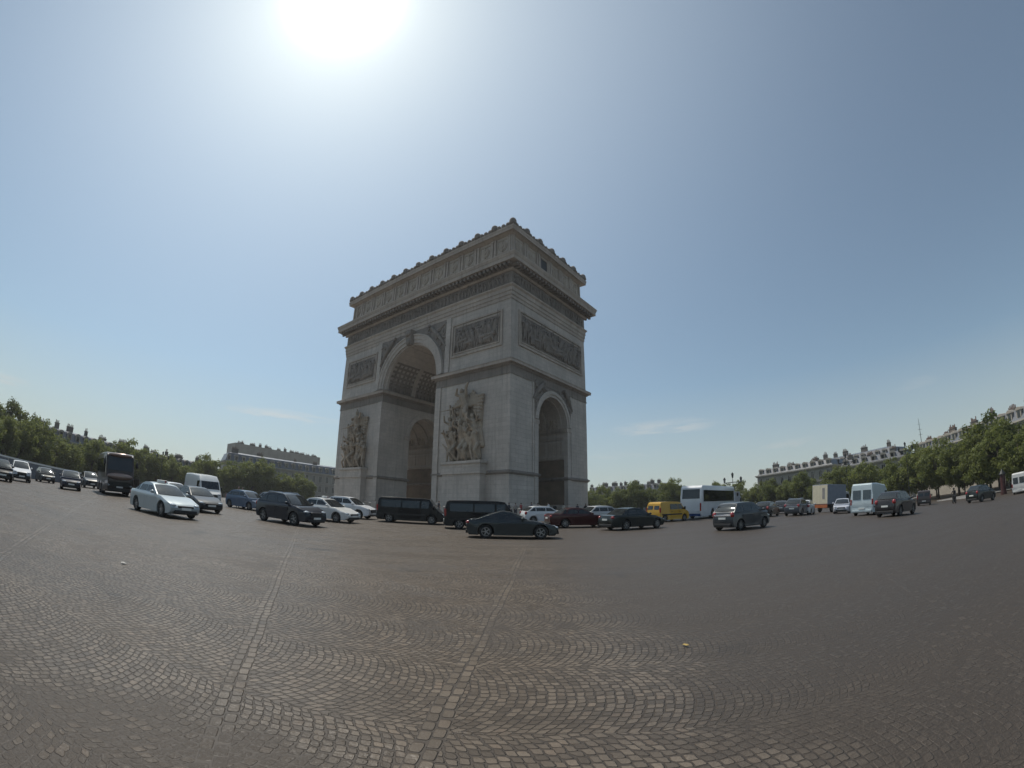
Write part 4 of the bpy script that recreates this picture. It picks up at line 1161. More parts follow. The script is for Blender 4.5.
# ---- in front of the arch
van('vito', 'van', 'van', -7.45, 34.6, V_(-7.45, 34.6, -2), (.008, .008, .009), 'black minibus van in front of the big vault, the left of two', side_glass=[(-2.2, -.7), (-.6, .72)])
van('vito', 'van', 'van', -1.9, 31.2, V_(-1.9, 31.2, -1), (.008, .008, .009), 'black minibus van partly hidden by the dark grey coupe', side_glass=[(-2.2, -.7), (-.6, .72)])
car('coupe', 'coupe', 'car', 0.1, 24.1, V_(0.1, 24.1, -10), (.035, .042, .045), 'dark grey two-door coupe with big alloy wheels, side on, nearest car to us', metal=.55, rough=.3)
car('hatch', 'hatchback', 'car', 3.0, 41.0, V_(3.0, 41.0, 0), (.62, .63, .64), 'white hatchback between the grey coupe and the arch')
car('sedan', 'sedan', 'car', 5.05, 34.5, V_(5.05, 34.5, -6), (.05, .010, .011), 'dark red sedan behind the grey coupe, right of the arch corner')
car('estate', 'estate_car', 'car', 8.4, 40.8, V_(8.4, 40.8, 0), (.45, .46, .47), 'silver estate car peeping out between the red and the black-green sedan')
car('sedan', 'sedan', 'car', 8.4, 31.3, V_(8.4, 31.3, 6), (.014, .02, .02), 'black-green sedan showing its boot, right of the dark red sedan', metal=.15)
van('small', 'small_van', 'van', 14.7, 41.5, V_(14.7, 41.5, -4), (.52, .30, .03), 'yellow delivery van in front of the trees right of the arch', side_glass=[(-.75, .3)])
# ---- right part
coach('coach', 21.8, 47.6, V_(21.8, 47.6, 2), (.62, .64, .66), 'white touring coach seen from behind, right of the yellow van', L=11.0, H=3.4, glass_col='glass')
box_truck('box_truck', 29.2, 57.5, V_(29.2, 57.5, -12), (.3, .31, .33), (.34, .35, .37), (.33, .34, .36), 'grey box truck beyond the white coach, half hidden by the small car', H=3.0)
car('mpv', 'people_carrier', 'car', 13.9, 25.6, V_(13.9, 25.6, 3), (.062, .068, .074), 'dark grey compact people carrier with bright tailgate, nearest car on the right', extras=('chrome_rear',), metal=.25)
car('hatch', 'hatchback', 'car', 25.8, 42.0, V_(25.8, 42.0, 0), (.02, .02, .022), 'dark hatchback seen from behind, left of the dark grey off-roader with roof rails')
car('hatch', 'hatchback', 'car', 25.0, 47.5, V_(25.0, 47.5, 0), (.25, .26, .27), 'grey hatchback roof showing above the dark grey people carrier')
car('suv', 'suv', 'car', 28.6, 40.4, V_(28.6, 40.4, -4), (.085, .092, .105), 'dark grey off-roader seen from behind with bright tailgate trim and roof rails', extras=('rails', 'chrome_rear'))
car('hatch', 'hatchback', 'car', 30.6, 41.8, V_(30.6, 41.8, 0), (.52, .54, .55), 'small white hatchback between the dark grey off-roader and the box truck')
box_truck('box_truck', 39.3, 47.5, V_(39.3, 47.5, -34), (.4, .41, .42), (.66, .60, .45), (.20, .23, .28), 'box truck with cream rear doors, grey side and orange tail frame')
car('hatch', 'hatchback', 'car', 33.6, 39.0, V_(33.6, 39.0, 180), (.45, .47, .52), 'silver hatchback facing us between the box truck and the pale blue van')
van('high', 'panel_van', 'van', 29.6, 30.4, V_(29.6, 30.4, -9), (.52, .60, .62), 'pale blue high-roof panel van seen from behind', glass='glass_clear')
car('suv', 'suv', 'car', 26.4, 24.4, V_(26.4, 24.4, -12), (.028, .026, .028), 'dark off-roader in front of the pale blue van, seen from behind', scale=1.0)
van('vito', 'van', 'van', 53.0, 43.4, V_(53, 43.4, -20), (.06, .05, .05), 'dark van with a red roof stripe beyond the dark off-roader', side_glass=[(-2.2, -.7), (-.6, .72)])
car('suv', 'suv', 'car', 46.8, 29.8, V_(46.8, 29.8, -44), (.012, .012, .013), 'black off-roader in the shade under the big tree at far right')
van('high', 'panel_van', 'van', 62.0, 32.4, V_(62.0, 32.4, -34), (.6, .6, .58), 'white panel van parked behind the red kiosk at the right edge')

car('estate', 'estate_car', 'car', 32.6, 49.5, V_(32.6, 49.5, 0), (.1, .1, .11), 'grey estate car peeping out behind the dark grey off-roader with roof rails')
# ------------------------------------------------------------------ people
def person(x, y, yaw, h, top, legs, label, z=None, pose='walk', group='pedestrians'):
    root = empty('person', (x, y, tz(x, y) if z is None else z), yaw, label, 'person', group)
    s = h/1.75
    def chain(bm, pts): 
        for (a, ra), (b, rb) in zip(pts, pts[1:]): capsule(bm, Vector(a)*s, Vector(b)*s, ra*s, rb*s, 8)
    st = .16 if pose == 'walk' else .0
    bm = bmesh.new()
    chain(bm, [((0, 0, .95), .13), ((0, 0, 1.2), .14), ((0, 0, 1.38), .15), ((.01, 0, 1.5), .06), ((.02, 0, 1.58), .055)])
    ell(bm, Vector((.03, 0, 1.64))*s, Vector((.095, .078, .115))*s, 10, 8); ell(bm, Vector((.125, 0, 1.63))*s, Vector((.025, .018, .025))*s, 6, 5)
    for q in (-1, 1):
        chain(bm, [((0, q*.09, .92), .09), ((q*st*.6, q*.1, .5), .06), ((q*st - .03, q*.1, .08), .045)]); chain(bm, [((q*st - .05, q*.1, .05), .045), ((q*st + .13, q*.11, .035), .035)])
        chain(bm, [((0, q*.19, 1.4), .055), ((-q*st*.6, q*.24, 1.12), .045), ((-q*st*.6 + .1, q*.23, .88), .035)])
        chain(bm, [((-q*st*.6 + .1, q*.23, .87), .035), ((-q*st*.6 + .14, q*.22, .77), .022)])
    remesh(bm, .028*s, 'body', M['skin'], root)
    bm = bmesh.new()
    chain(bm, [((0, 0, .95), .155), ((0, 0, 1.2), .16), ((0, 0, 1.37), .17), ((.01, 0, 1.47), .085)])
    for q in (-1, 1): chain(bm, [((0, q*.17, 1.4), .08), ((-q*st*.6, q*.24, 1.12), .062)])
    remesh(bm, .03*s, 'shirt', mat('cloth_top', top, .9, var=.12), root)
    bm = bmesh.new(); chain(bm, [((0, -.07, .95), .13), ((0, .07, .95), .13)])
    for q in (-1, 1): chain(bm, [((0, q*.09, .92), .11), ((q*st*.6, q*.1, .5), .08), ((q*st - .03, q*.1, .12), .068)])
    remesh(bm, .03*s, 'trousers', mat('cloth_legs', legs, .9, var=.12), root)
    bm = bmesh.new(); ell(bm, Vector((.005, 0, 1.685))*s, Vector((.1, .086, .09))*s, 10, 8); obj('hair', bm, M['hair'], root, smooth=180)
    return root
pe = [(-.2, 58.6, .4, 1.75, (.03, .03, .04), (.02, .025, .04), 'person in dark clothes standing at the near corner of the arch'),
      (1.3, 57.2, 2.4, 1.7, (.3, .05, .05), (.03, .03, .035), 'person in a red top near the corner of the arch'),
      (2.6, 57.9, .0, 1.8, (.05, .06, .09), (.02, .02, .02), 'person in a navy jacket left of the small vault'),
      (4.6, 56.0, 3.0, 1.72, (.6, .6, .58), (.05, .05, .06), 'person in a white shirt in front of the small vault'),
      (5.8, 60.5, 1.0, 1.68, (.02, .02, .02), (.03, .03, .03), 'person in black just outside the small vault'),
      (9.6, 66.0, 2.0, 1.75, (.05, .05, .06), (.06, .07, .1), 'person in grey by the far corner of the arch'),
      (11.2, 65.2, 2.2, 1.7, (.08, .04, .03), (.02, .02, .03), 'person in brown by the far corner of the arch, right of the person in grey'),
      (-9.0, 57.6, .2, 1.74, (.04, .04, .05), (.03, .04, .06), 'person in dark jacket before the big vault, right of the left pier'),
      (-6.4, 57.2, 1.2, 1.7, (.3, .28, .25), (.04, .04, .05), 'person in a beige top before the big vault between the two black vans')]
pe += [(.6, 56.2, 1.5, 1.66, (.25, .22, .2), (.03, .03, .04), 'short person in pale grey top at the near corner of the arch'),
      (3.5, 59.2, 2.6, 1.76, (.02, .03, .05), (.05, .05, .05), 'person in dark blue close to the wall left of the small vault'),
      (7.2, 62.2, 1.9, 1.7, (.4, .36, .3), (.1, .09, .07), 'person in cream clothes right of the small vault'),
      (10.4, 63.6, .6, 1.74, (.02, .02, .02), (.02, .02, .025), 'person in black apart from the others right of the arch'),
      (-7.8, 58.6, 2.2, 1.8, (.02, .02, .025), (.04, .05, .08), 'tall person in black before the right pier, near the big vault')]
for a in pe: person(*a[:6], a[6], z=ZP if hypot(a[0]-AC[0], a[1]-AC[1]) < 37.7 else None)
for a in [(-22.7, 34.2, -1.0, 1.78, (.02, .02, .022), (.02, .02, .022), 'person in black standing left of the blue-grey hatchback, the taller'),
          (-24.1, 37.0, -1.6, 1.7, (.03, .03, .045), (.03, .03, .03), 'person in dark blue behind the white panel van, right side')]: person(*a[:6], a[6], pose='stand')

# motor scooter with rider under the trees on the right
def scooter(x, y, yaw):
    root = place_root('motor_scooter', x, y, yaw, 'dark motor scooter ridden past the pavement behind the black off-roader', 'scooter', None)
    bm = bmesh.new(); tube(bm, [(-.55, 0, .6), (-.2, 0, .72), (.1, 0, .7)], [.12, .17, .1], 10); tube(bm, [(.1, 0, .35), (.4, 0, .4), (.58, 0, .95)], [.12, .14, .1], 10); tube(bm, [(-.4, 0, .35), (.2, 0, .3)], [.16, .14], 10)
    obj('body', bm, M['black_plastic'], root, smooth=60)
    bm = bmesh.new(); tube(bm, [(.52, -.32, 1.05), (.55, 0, 1.0), (.52, .32, 1.05)], [.025]*3, 8); tube(bm, [(.55, 0, 1.0), (.75, 0, .26)], [.035]*2, 8); obj('handlebar', bm, M['iron'], root)
    bm = bmesh.new(); box(bm, -.6, .05, -.14, .14, .74, .82); o = obj('seat', bm, M['tyre'], root); bevel(o, .03)
    t, rm, dk = wheel_meshes(.26, .12, 5)
    for wx in (.75, -.6):
        o = bpy.data.objects.new('wheel', None); link(o, root); o.location = (wx, 0, .26)
        for me, nm in ((t, 'tyre'), (rm, 'rim')): link(bpy.data.objects.new(nm, me), o)
    return root
sx, sy = 50.4, 36.2
sc = scooter(sx, sy, V_(sx, sy, 150))
rd = empty('person', (sx, sy, tz(sx, sy)), V_(sx, sy, 150), 'person in dark jacket and helmet riding the motor scooter', 'person', None)
bm = bmesh.new()
def ch2(bm, pts):
    for (a, ra), (b, rb) in zip(pts, pts[1:]): capsule(bm, a, b, ra, rb, 8)
ch2(bm, [((-.25, 0, .92), .15), ((-.2, 0, 1.2), .16), ((-.14, 0, 1.4), .16), ((-.1, 0, 1.52), .07), ((-.08, 0, 1.6), .06)]); ell(bm, (-.07, 0, 1.66), (.09, .08, .11))
for q in (-1, 1):
    ch2(bm, [((-.22, q*.1, .9), .1), ((.2, q*.16, .82), .075), ((.22, q*.16, .45), .055)]); ch2(bm, [((-.14, q*.2, 1.4), .07), ((.15, q*.28, 1.2), .05), ((.47, q*.28, 1.08), .04)])
remesh(bm, .03, 'body', mat('riding_suit', (.02, .02, .024), .8), rd)
bm = bmesh.new(); ell(bm, (-.06, 0, 1.69), (.14, .125, .14), 14, 10); obj('helmet', bm, M['black_plastic'], rd, smooth=180)

# ------------------------------------------------------------------ trees
def tree_meshes(seed, h=11.0, rw=4.6, n_cl=80, per=95):
    rnd = random.Random(seed)
    bt = bmesh.new()
    tube(bt, [(0, 0, -.4), (0.03, 0, .3), (.08, .03, 2.2), (.02, .08, 4.0), (0, 0, 6.0), (.1, 0, h*.8)], [.34, .27, .23, .19, .13, .04], 9)
    cl = []
    for k in range(9):
        a = 2*pi*k/9 + rnd.uniform(-.3, .3); z0 = rnd.uniform(2.6, 6.0); el = rnd.uniform(.35, 1.0); ln = rnd.uniform(2.5, rw)
        p0 = Vector((.05, .03, z0)); p1 = p0 + Vector((cos(a)*cos(el), sin(a)*cos(el), sin(el)))*ln*.5; p2 = p1 + Vector((cos(a+.3)*cos(el+.2), sin(a+.3)*cos(el+.2), sin(el+.2)))*ln*.5
        tube(bt, [p0, p1, p2], [.11, .075, .025], 6); cl.append(p2)
        for j in range(2):
            p3 = p1 + Vector((rnd.uniform(-1, 1), rnd.uniform(-1, 1), rnd.uniform(.3, 1.2)))*1.3; tube(bt, [p1, p3], [.05, .015], 5); cl.append(p3)
    trunk = bpy.data.meshes.new('trunk'); bmesh.ops.recalc_face_normals(bt, faces=bt.faces); bt.to_mesh(trunk); bt.free(); trunk.materials.append(M['bark'])
    trunk.polygons.foreach_set('use_smooth', [True]*len(trunk.polygons))
    zc, rz = h*.6, h*.42
    while len(cl) < n_cl:
        v = Vector((rnd.gauss(0, 1), rnd.gauss(0, 1), rnd.gauss(0, 1))).normalized()
        lump = 1 + .5*noise.noise(v*2.1 + Vector((seed*3.1, 0, 0)))
        k = rnd.uniform(.55, 1.0)**.6 * lump
        c = Vector((v.x*rw*k, v.y*rw*k, zc + v.z*rz*k))
        if c.z < 2.3: continue
        cl.append(c)
    verts, faces = [], []
    for c in cl:
        R = rnd.uniform(.6, 1.5); m = int(per*R*R*.75)
        for _ in range(m):
            v = Vector((rnd.gauss(0, 1), rnd.gauss(0, 1), rnd.gauss(0, .75))).normalized()*R*rnd.random()**.4
            p = c + v; s = rnd.uniform(.16, .34)
            nrm = (v.normalized() + Vector((rnd.uniform(-1, 1), rnd.uniform(-1, 1), rnd.uniform(-.3, 1.2)))).normalized()
            t = nrm.orthogonal().normalized(); t.rotate(Matrix.Rotation(rnd.uniform(0, 6.28), 3, nrm)); b = nrm.cross(t)
            i = len(verts); verts += [p + t*s, p + b*s*.6 + nrm*s*.1, p - t*s, p - b*s*.6 + nrm*s*.1]; faces.append((i, i+1, i+2, i+3))
    cr = bpy.data.meshes.new('crown'); cr.from_pydata([tuple(v) for v in verts], [], faces); cr.update()
    return trunk, cr
TR = [tree_meshes(s) for s in (1, 2, 3, 4, 5)]
for _, cme in TR: cme.materials.append(M['leaf'])
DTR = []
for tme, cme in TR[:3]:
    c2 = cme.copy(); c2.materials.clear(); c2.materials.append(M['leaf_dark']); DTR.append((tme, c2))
def tree(x, y, s, var, label, group, dark=False, sz=None, name='tree'):
    t, c = (DTR if dark else TR)[var % (3 if dark else 5)]
    r = empty(name, (x, y, tz(x, y) + (.13 if hypot(x-AC[0], y-AC[1]) > 88 else 0)), random.uniform(0, 6.28), label, 'tree', group)
    r.scale = (s, s, sz or s)
    link(bpy.data.objects.new('trunk', t), r); link(bpy.data.objects.new('crown', c), r)
    return r
def polar(deg, rho): return AC[0] + rho*cos(radians(deg)), AC[1] + rho*sin(radians(deg))
rnd = random.Random(21)
# left: camera azimuths about -65..-26
def az_of(x, y): return math.degrees(atan2(x, y))
LEFT = 'row of clipped trees along the left side of the square'
MID = 'trees seen right of the arch'
RIGHT = 'row of trees along the right side of the square'
step = 3.7
k = 0
a = -20.0
while a < 345:
    for rho, jit in ((96.5, .8), (105.5, 1.5)):
        x, y = polar(a + (1.8 if rho > 100 else 0) + rnd.uniform(-.4, .4), rho + rnd.uniform(-jit, jit))
        az = az_of(x, y)
        if y < 8 or not (-66 < az < 66): continue
        if -26.5 < az < -9.5 and False: continue
        if -24 < az < 8: continue                     # hidden behind the arch
        s = rnd.uniform(.70, 1.12)
        if az < -24:
            s *= 1.0 if az > -50 else .97
            tree(x, y, s, k, 'leafy green tree in the dense row beyond the traffic on the left', LEFT)
        elif az < 22:
            tree(x, y, s*.97, k, 'bright green tree in the clump just right of the arch', MID)
        else:
            if az > 50 : s *= .93
            else: s *= .84 if az > 30 else .76
            tree(x, y, s, k, 'green tree in the row below the mansard roofs on the right', RIGHT)
        k += 1
    a += step
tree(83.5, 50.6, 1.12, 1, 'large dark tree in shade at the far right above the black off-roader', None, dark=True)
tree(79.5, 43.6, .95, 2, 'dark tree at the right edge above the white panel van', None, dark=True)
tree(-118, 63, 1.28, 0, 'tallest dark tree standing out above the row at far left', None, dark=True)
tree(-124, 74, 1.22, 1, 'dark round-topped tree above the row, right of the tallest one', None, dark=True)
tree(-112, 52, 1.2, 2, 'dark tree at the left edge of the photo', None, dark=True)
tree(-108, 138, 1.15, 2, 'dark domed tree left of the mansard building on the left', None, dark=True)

tree(-88, 144, 1.3, 2, 'tall green tree in front of the mansard building on the left, the bigger', None)
tree(-93.5, 139.5, 1.2, 3, 'tall green tree left of the biggest one before the mansard building', None)
# ------------------------------------------------------------------ buildings
M['brickish'] = mat('sooty_render', (0.13, 0.115, 0.1), 0.9, var=.3, vscale=.4)
def building(name, p0, p1, z_c, z_t, depth, label, wallm='facade', dorm=True, chim=6, floors=3, seed=0, flat=False, pots=True):
    """facade line p0 -> p1 (seen from the square), cornice height z_c, roof top z_t (world z)"""
    rnd = random.Random(seed)
    p0, p1 = Vector((*p0, 0)), Vector((*p1, 0)); d = p1 - p0; L = d.length; ang = atan2(d.y, d.x)
    zg = min(tz(p0.x, p0.y), tz(p1.x, p1.y)) - .3
    r = empty(name, (p0.x, p0.y, zg), ang, label, 'building')
    # local: x along facade, y away from the square or towards it -> make +y the back
    mid = (p0 + p1)/2; out = Vector((-d.y, d.x, 0)).normalized(); sgn = 1 if (mid + out - Vector((*AC, 0))).length > (mid - Vector((*AC, 0))).length else -1
    Hc = z_c - zg; Ht = z_t - zg
    def Y(a, b): return sorted((sgn*a, sgn*b))
    bm = bmesh.new(); box(bm, 0, L, *Y(0, depth), 0, Hc); w = obj('wall', bm, M[wallm], r)
    bm = bmesh.new(); box(bm, -.5, L+.5, *Y(-.7, depth+.4), Hc+.002, Hc+.35); box(bm, -.3, L+.3, *Y(-.4, depth+.2), Hc-.3, Hc); obj('cornice', bm, M['facade_pale'], w)
    bm = bmesh.new(); zl = Hc - 4.0
    box(bm, -.25, L+.25, *Y(-.35, .02), zl - .3, zl); obj('string_course', bm, M['facade_pale'], w)
    nb = max(4, int(L/2.9))
    fl = [Hc - 3.3 - 4.0*k for k in range(floors)]
    wm = None
    for z in fl:
        if z < 1: continue
        for i in range(nb):
            xc_ = L*(i + .5)/nb
            if wm is None:
                bm = bmesh.new(); box(bm, -.55, .55, *Y(-.02, .1), 0, 2.3); wm = obj('window', bm, M['glass'], r); o = wm
                bm = bmesh.new()
                for (a0_, a1_, b0, b1) in ((-.75, -.55, -.1, 2.5), (.55, .75, -.1, 2.5), (-.55, .55, 2.3, 2.5), (-.8, .8, -.25, -.1), (-.05, .05, 0, 2.3)): box(bm, a0_, a1_, *Y(-.12, .05), b0, b1)
                fr_ = obj('frame', bm, M['facade_pale'], wm)
            else:
                o = wm.copy(); link(o, r); q = fr_.copy(); link(q, o)
            o.location = (xc_, 0, z)
    rh = Ht - Hc
    if flat:
        bm = bmesh.new(); box(bm, .6, L-.6, *Y(.8, depth-.5), Hc+.35, Ht); rf = obj('roof', bm, M[wallm], r)
    else:
        bm = bmesh.new(); i1, i2 = min(1.3, rh*.4), 3.0
        z1, z2 = Hc + .352 + (rh - .35)*.82, Ht
        rows = []
        for (ix, z) in ((0.05, Hc + .352), (i1, z1), (i2 + 1, z2)):
            rows.append([bm.verts.new(v) for v in ((ix, sgn*ix, z), (L-ix, sgn*ix, z), (L-ix, sgn*(depth-ix), z), (ix, sgn*(depth-ix), z))])
        bm.faces.new(rows[0]); bm.faces.new(rows[-1])
        for q, s_ in zip(rows, rows[1:]):
            for i in range(4): bm.faces.new((q[i], q[(i+1) % 4], s_[(i+1) % 4], s_[i]))
        rf = obj('roof', bm, M['slate'], r)
        if dorm:
            dm = None
            for i in range(nb):
                xc_ = L*(i + .5)/nb
                if dm is None:
                    bm = bmesh.new(); hd = min(2.0, rh*.6)
                    box(bm, -.75, .75, *Y(0, 1.6), 0, hd); 
                    pr = [(-.95, hd), (.95, hd), (.6, hd+.45), (0, hd+.62), (-.6, hd+.45)]; prism(bm, pr, 'y', *Y(-.15, 1.6)); dm = obj('dormer', bm, M['facade'], rf); o = dm
                    bm = bmesh.new(); box(bm, -.42, .42, *Y(-.06, .1), .35, hd-.15); dp = obj('pane', bm, M['glass'], dm)
                else: o = dm.copy(); link(o, rf); q = dp.copy(); link(q, o)
                o.location = (xc_, sgn*.25, Hc + .45)
    for c in range(chim):
        x = L*(c + .5)/chim + rnd.uniform(-2.2, 2.2); hw_ = rnd.uniform(.5, 1.5); hh = rnd.uniform(.2, 1.5); yy = rnd.uniform(1.8, min(depth - 2, 6))
        bm = bmesh.new(); zb_ = Hc + .5
        box(bm, x-hw_, x+hw_, *Y(yy, yy+.7), zb_, Ht + hh); box(bm, x-hw_-.1, x+hw_+.1, *Y(yy-.1, yy+.8), Ht + hh, Ht + hh + .15); ck = obj('chimney', bm, M['brickish'], rf)
        bm = bmesh.new(); n = int(hw_*2/.45)
        for j in range(n):
            px_ = x - hw_ + .25 + j*.45; tube(bm, [(px_, sgn*(yy+.35), Ht + hh + .15), (px_, sgn*(yy+.35), Ht + hh + .15 + rnd.uniform(.4, 1.0))], [.16, .12], 7)
        obj('chimney_pots', bm, M['terracotta'], ck)
    return r
building('mansard_building', (-107.6, 150.5), (-66.5, 190.5), 12.6, 16.8, 14, 'long building with pale cornice and dark mansard roof left of the arch', chim=5, seed=1)
building('apartment_building', (-127.7, 185.2), (-98.3, 224.4), 19, 24.6, 14, 'taller pale building with chimney stacks behind the mansard building on the left', 'facade', chim=15, seed=2, flat=True)
building('apartment_building', (-128.5, 79), (-112, 146), 7.2, 10.5, 14, 'long low-roofed building with many chimneys just above the trees at far left', chim=13, seed=3)
building('apartment_building', (35, 207), (66.8, 183), 9.5, 12.4, 14, 'dark building behind the trees just right of the arch', chim=11, seed=4)
building('mansard_building', (84.0, 142.0), (96.2, 115.1), 9.6, 12.0, 14, 'building with round-topped dormers and pale cornice, left end of the right-hand roofs', chim=4, seed=5)
building('apartment_building', (108.8, 149.7), (122.1, 111.0), 10.5, 14.2, 14, 'tall building with chimneys behind the dormered building on the right', 'facade_pale', chim=5, seed=6)
building('mansard_building', (97.5, 112.5), (108, 93.5), 8.2, 10.6, 12, 'lower building with dark roof between the two long roofs on the right', chim=3, seed=7)
building('apartment_building', (106.5, 90.0), (94.0, 44.0), 8.0, 11.0, 14, 'long pale building with dormers and chimneys at the right edge', 'facade_pale', chim=7, seed=8)
building('apartment_building', (-40, 222), (12, 224), 10, 13, 14, 'distant building glimpsed low behind the arch', chim=6, seed=9)

# television mast on the roof at right
bm = bmesh.new(); tube(bm, [(0, 0, 0), (0, 0, 6.5)], [.1, .04], 6)
for z, l in ((2.2, .8), (3.6, .9), (5.0, .6)): tube(bm, [(-l, 0, z), (l, 0, z)], [.04, .04], 5)
tag(obj('television_mast', bm, M['iron'], loc=(107.0, 86.5, 10.7)), 'thin television mast rising from the roof on the right', 'aerial')

# ------------------------------------------------------------------ lamp posts
def lamp(x, y, h, label, arms=2):
    r = empty('street_lamp', (x, y, tz(x, y)), atan2(-x, y), label, 'street lamp', 'street lamps round the square')
    bm = bmesh.new(); tube(bm, [(0, 0, 0), (0, 0, .5), (0, 0, .55), (0, 0, 1.2), (0, 0, 1.25), (0, 0, h)], [.18, .16, .11, .09, .065, .035], 10)
    ell(bm, (0, 0, 1.25), (.13, .13, .08)); ell(bm, (0, 0, h*.75), (.1, .1, .08)); obj('post', bm, M['iron'], r, smooth=50)
    bm = bmesh.new(); tube(bm, [(-1.1, 0, h - .55), (0, 0, h - .5), (1.1, 0, h - .55)], [.05]*3, 8)
    for s in (-1, 1): tube(bm, [(0, 0, h - 1.2), (s*.5, 0, h - .9), (s*1.0, 0, h - .55)], [.03]*3, 6)
    obj('arm', bm, M['iron'], r, smooth=50)
    for px_, pz in ((-1.1, h - .5), (1.1, h - .5), (0, h + .1)):
        bm = bmesh.new(); tube(bm, [(px_, 0, pz - .05), (px_, 0, pz), (px_, 0, pz + .42)], [.05, .1, .16], 6); ln = obj('lantern', bm, M['glass_clear'], r)
        bm = bmesh.new(); tube(bm, [(px_, 0, pz + .42), (px_, 0, pz + .5), (px_, 0, pz + .68)], [.2, .16, .03], 6); obj('cap', bm, M['iron'], ln)
    return r
lamp(28.7, 55.0, 4.7, 'three-lantern iron lamp post standing behind the white coach')
lamp(46.6, 52.5, 7.2, 'tall iron lamp post in front of the trees above the pale blue van')
lamp(57.5, 50.0, 8.6, 'tallest iron lamp post, its lanterns against the sky below the mast')
lamp(-62, 66, 6.5, 'iron lamp post against the trees behind the tall dark coach')

# ------------------------------------------------------------------ kiosk, hoarding, scraps
kx, ky = 64.6, 36.9
r = empty('advertising_column', (kx, ky, tz(kx, ky)), 0, 'dark red advertising column left of the white panel van at right', 'kiosk')
bm = bmesh.new(); tube(bm, [(0, 0, 0), (0, 0, .35), (0, 0, .36), (0, 0, 2.6)], [.5, .5, .42, .42], 16); obj('drum', bm, mat('dark_red_paint', (.05, .013, .012), .6, var=.15), r, smooth=40)
bm = bmesh.new(); tube(bm, [(0, 0, 2.6), (0, 0, 2.75), (0, 0, 3.0), (0, 0, 3.4)], [.56, .58, .35, .04], 16); obj('cap', bm, M['iron'], r, smooth=40)
r = empty('hoarding', (-58.5, 31.6, tz(-58.5, 31.6) - .3), radians(60), 'long low grey hoarding with pale top rail at the left edge', 'hoarding')
bm = bmesh.new()
for k in range(10): box(bm, -11 + k*2.2, -8.85 + k*2.2, -.06, .06, 0, 2.3)
obj('panel', bm, mat('grey_panel', (.16, .17, .19), .6, var=.1), r)
bm = bmesh.new(); box(bm, -11.1, 11.1, -.1, .1, 2.3, 2.5); obj('rail', bm, M['plate'], r)
def scrap(name, x, y, s, m, label, cat):
    bm = bmesh.new(); n = 6
    vs = [[bm.verts.new(((i/n - .5)*s, (j/n - .5)*s*.55, .012 + .03*s*4*noise.noise(Vector((i*.45, j*.5, x))) + .012)) for j in range(n+1)] for i in range(n+1)]
    for i in range(n):
        for j in range(n): bm.faces.new((vs[i][j], vs[i+1][j], vs[i+1][j+1], vs[i][j+1]))
    o = obj(name, bm, m, smooth=180); o.location = (x, y, tz(x, y)); o.rotation_euler = (0, 0, x)
    md = o.modifiers.new('s', 'SOLIDIFY'); md.thickness = .002
    return tag(o, label, cat)
scrap('paper_scrap', -6.5, 6.05, .13, mat('dirty_paper', (.42, .41, .38), .8), 'white scrap of paper lying on the cobbles at left', 'paper')
scrap('fallen_leaf', 1.85, 4.63, .075, mat('yellow_leaf', (.36, .25, .07), .7), 'yellow fallen leaf lying on the cobbles right of centre', 'leaf')

# ------------------------------------------------------------------ summer haze
bm = bmesh.new(); box(bm, -910, 910, -910, 910, -8, 62)
hz = bpy.data.materials.new('summer_haze'); hz.use_nodes = True; hn = hz.node_tree; hn.nodes.remove(hn.nodes['Principled BSDF'])
pv = hn.nodes.new('ShaderNodeVolumePrincipled'); pv.inputs['Color'].default_value = (.95, .97, 1, 1); pv.inputs['Density'].default_value = .00028; pv.inputs['Anisotropy'].default_value = .3
hn.links.new(pv.outputs[0], hn.nodes['Material Output'].inputs['Volume'])
tag(obj('haze', bm, hz), 'thin summer haze filling the air over the square', 'haze', kind='stuff')

# ------------------------------------------------------------------ sky, sun, camera
SUN_AZ, SUN_EL = radians(-40.2), radians(60.0)
sd = Vector((sin(SUN_AZ)*cos(SUN_EL), cos(SUN_AZ)*cos(SUN_EL), sin(SUN_EL)))
w = bpy.data.worlds.new('World'); scene.world = w; w.use_nodes = True; nt = w.node_tree
bg = nt.nodes['Background']; bg.inputs['Strength'].default_value = 0.1
sky = nt.nodes.new('ShaderNodeTexSky'); sky.sky_type = 'NISHITA'; sky.sun_disc = False
sky.sun_elevation = SUN_EL; sky.sun_rotation = SUN_AZ; sky.air_density = 1.0; sky.dust_density = 0.7; sky.ozone_density = 0.5; sky.altitude = 60
tc = nt.nodes.new('ShaderNodeTexCoord'); gen = tc.outputs['Generated']
dp = nt.nodes.new('ShaderNodeVectorMath'); dp.operation = 'DOT_PRODUCT'; nt.links.new(gen, dp.inputs[0]); dp.inputs[1].default_value = sd
cosang = X(nt, dp.outputs['Value']).f('MAXIMUM', 0.0)
aur = cosang.f('POWER', 4.0) * 3.0 + cosang.f('POWER', 420.0) * 22.0
sepd = nt.nodes.new('ShaderNodeSeparateXYZ'); nt.links.new(gen, sepd.inputs[0]); dz = X(nt, sepd.outputs[2])
mp = nt.nodes.new('ShaderNodeMapping'); mp.inputs['Scale'].default_value = (3.0, 3.0, 26.0); nt.links.new(gen, mp.inputs['Vector'])
cn = noise_n(nt, mp.outputs[0], 4.2, 5, 0.6)
sx_, sy_ = X(nt, sepd.outputs[0]), X(nt, sepd.outputs[1])
azn = sx_.f('ARCTAN2', sy_) * (180/pi); eln = dz.f('ARCSINE') * (180/pi)
cl_ = None
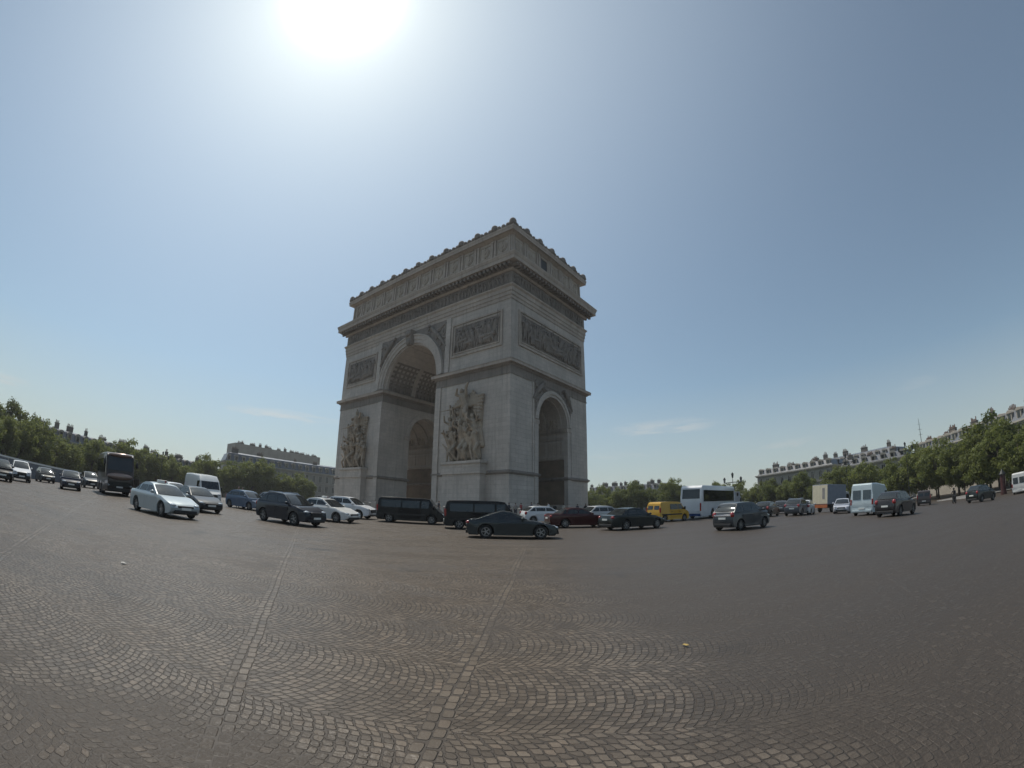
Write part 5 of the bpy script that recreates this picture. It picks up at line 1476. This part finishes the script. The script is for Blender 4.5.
for a_, e_, wa, we, st_ in ((19.5, 10.4, 7.5, 1.0, .55), (-28.5, 10.3, 8.0, .75, .6), (35, 7, 3.5, .5, .3), (-63, 7.5, 3, .5, .4), (52, 11, 3, .8, .16), (14, 7.2, 6, .5, .2)):
    u_ = (azn - a_ + (cn - .5)*6.0) * (1/wa); v_ = (eln - e_ + (cn - .5)*2.2) * (1/we)
    g_ = (1.0 - (u_*u_ + v_*v_)).clamp() * st_
    cl_ = g_ if cl_ is None else cl_ + g_
cl_ = cl_ * cn.ramp(.32, .62)
c1 = mixcol(nt, cl_, mixcol(nt, 1.0, sky.outputs[0], (0.90, 1.03, 0.99), 'MULTIPLY'), (7.2, 7.2, 7.0))
c1 = mixcol(nt, 0.18, c1, (3.5, 3.7, 3.75))
c1 = mixcol(nt, (1.0 - dz.ramp(0.0, 0.26))*0.7, c1, (4.3, 4.55, 4.5))
addn = nt.nodes.new('ShaderNodeMix'); addn.data_type = 'RGBA'; addn.blend_type = 'ADD'; addn.inputs[0].default_value = 1.0
nt.links.new(c1, addn.inputs[6])
ac = nt.nodes.new('ShaderNodeMix'); ac.data_type = 'RGBA'; ac.blend_type = 'MULTIPLY'; ac.inputs[0].default_value = 1.0
ac.inputs[6].default_value = (0.93, 1.02, 1.02, 1); nt.links.new(aur.s, ac.inputs[7]); nt.links.new(ac.outputs[2], addn.inputs[7])
nt.links.new(addn.outputs[2], bg.inputs['Color'])

sl = bpy.data.lights.new('sun', 'SUN'); sl.energy = 3.6; sl.angle = radians(0.53); sl.color = (1.0, 0.93, 0.82)
so = bpy.data.objects.new('sun', sl); link(so); so.rotation_euler = sd.to_track_quat('Z', 'Y').to_euler(); so.location = sd*100

cam = bpy.data.cameras.new('camera'); co = bpy.data.objects.new('camera', cam); link(co); scene.camera = co
F, K, PIT, ROLL = 457.412, 0.00914, 0.285, 0.0122
cam.type = 'PANO'; cam.panorama_type = 'FISHEYE_LENS_POLYNOMIAL'
cam.sensor_width = 36; cam.sensor_height = 27; cam.sensor_fit = 'HORIZONTAL'
pxm = 36/1024
cam.fisheye_polynomial_k0 = 0; cam.fisheye_polynomial_k1 = -1/(F*pxm); cam.fisheye_polynomial_k2 = 0
cam.fisheye_polynomial_k3 = K/(F*pxm)**3; cam.fisheye_polynomial_k4 = 0; cam.fisheye_fov = radians(200)
cam.clip_start = 0.05; cam.clip_end = 4000
co.matrix_world = Matrix.Rotation(radians(90) + PIT, 4, 'X') @ Matrix.Rotation(ROLL, 4, 'Z')

scene.view_settings.view_transform = 'Standard'; scene.view_settings.look = 'None'
scene.view_settings.exposure = 0.0; scene.view_settings.gamma = 1.0; scene.view_settings.use_curve_mapping = False
scene.render.engine = 'CYCLES'
scene.cycles.use_denoising = True
scene.cycles.max_bounces = 6; scene.cycles.diffuse_bounces = 3; scene.cycles.glossy_bounces = 3
scene.cycles.transmission_bounces = 3; scene.cycles.transparent_max_bounces = 8
scene.cycles.use_adaptive_sampling = True; scene.cycles.adaptive_threshold = 0.02
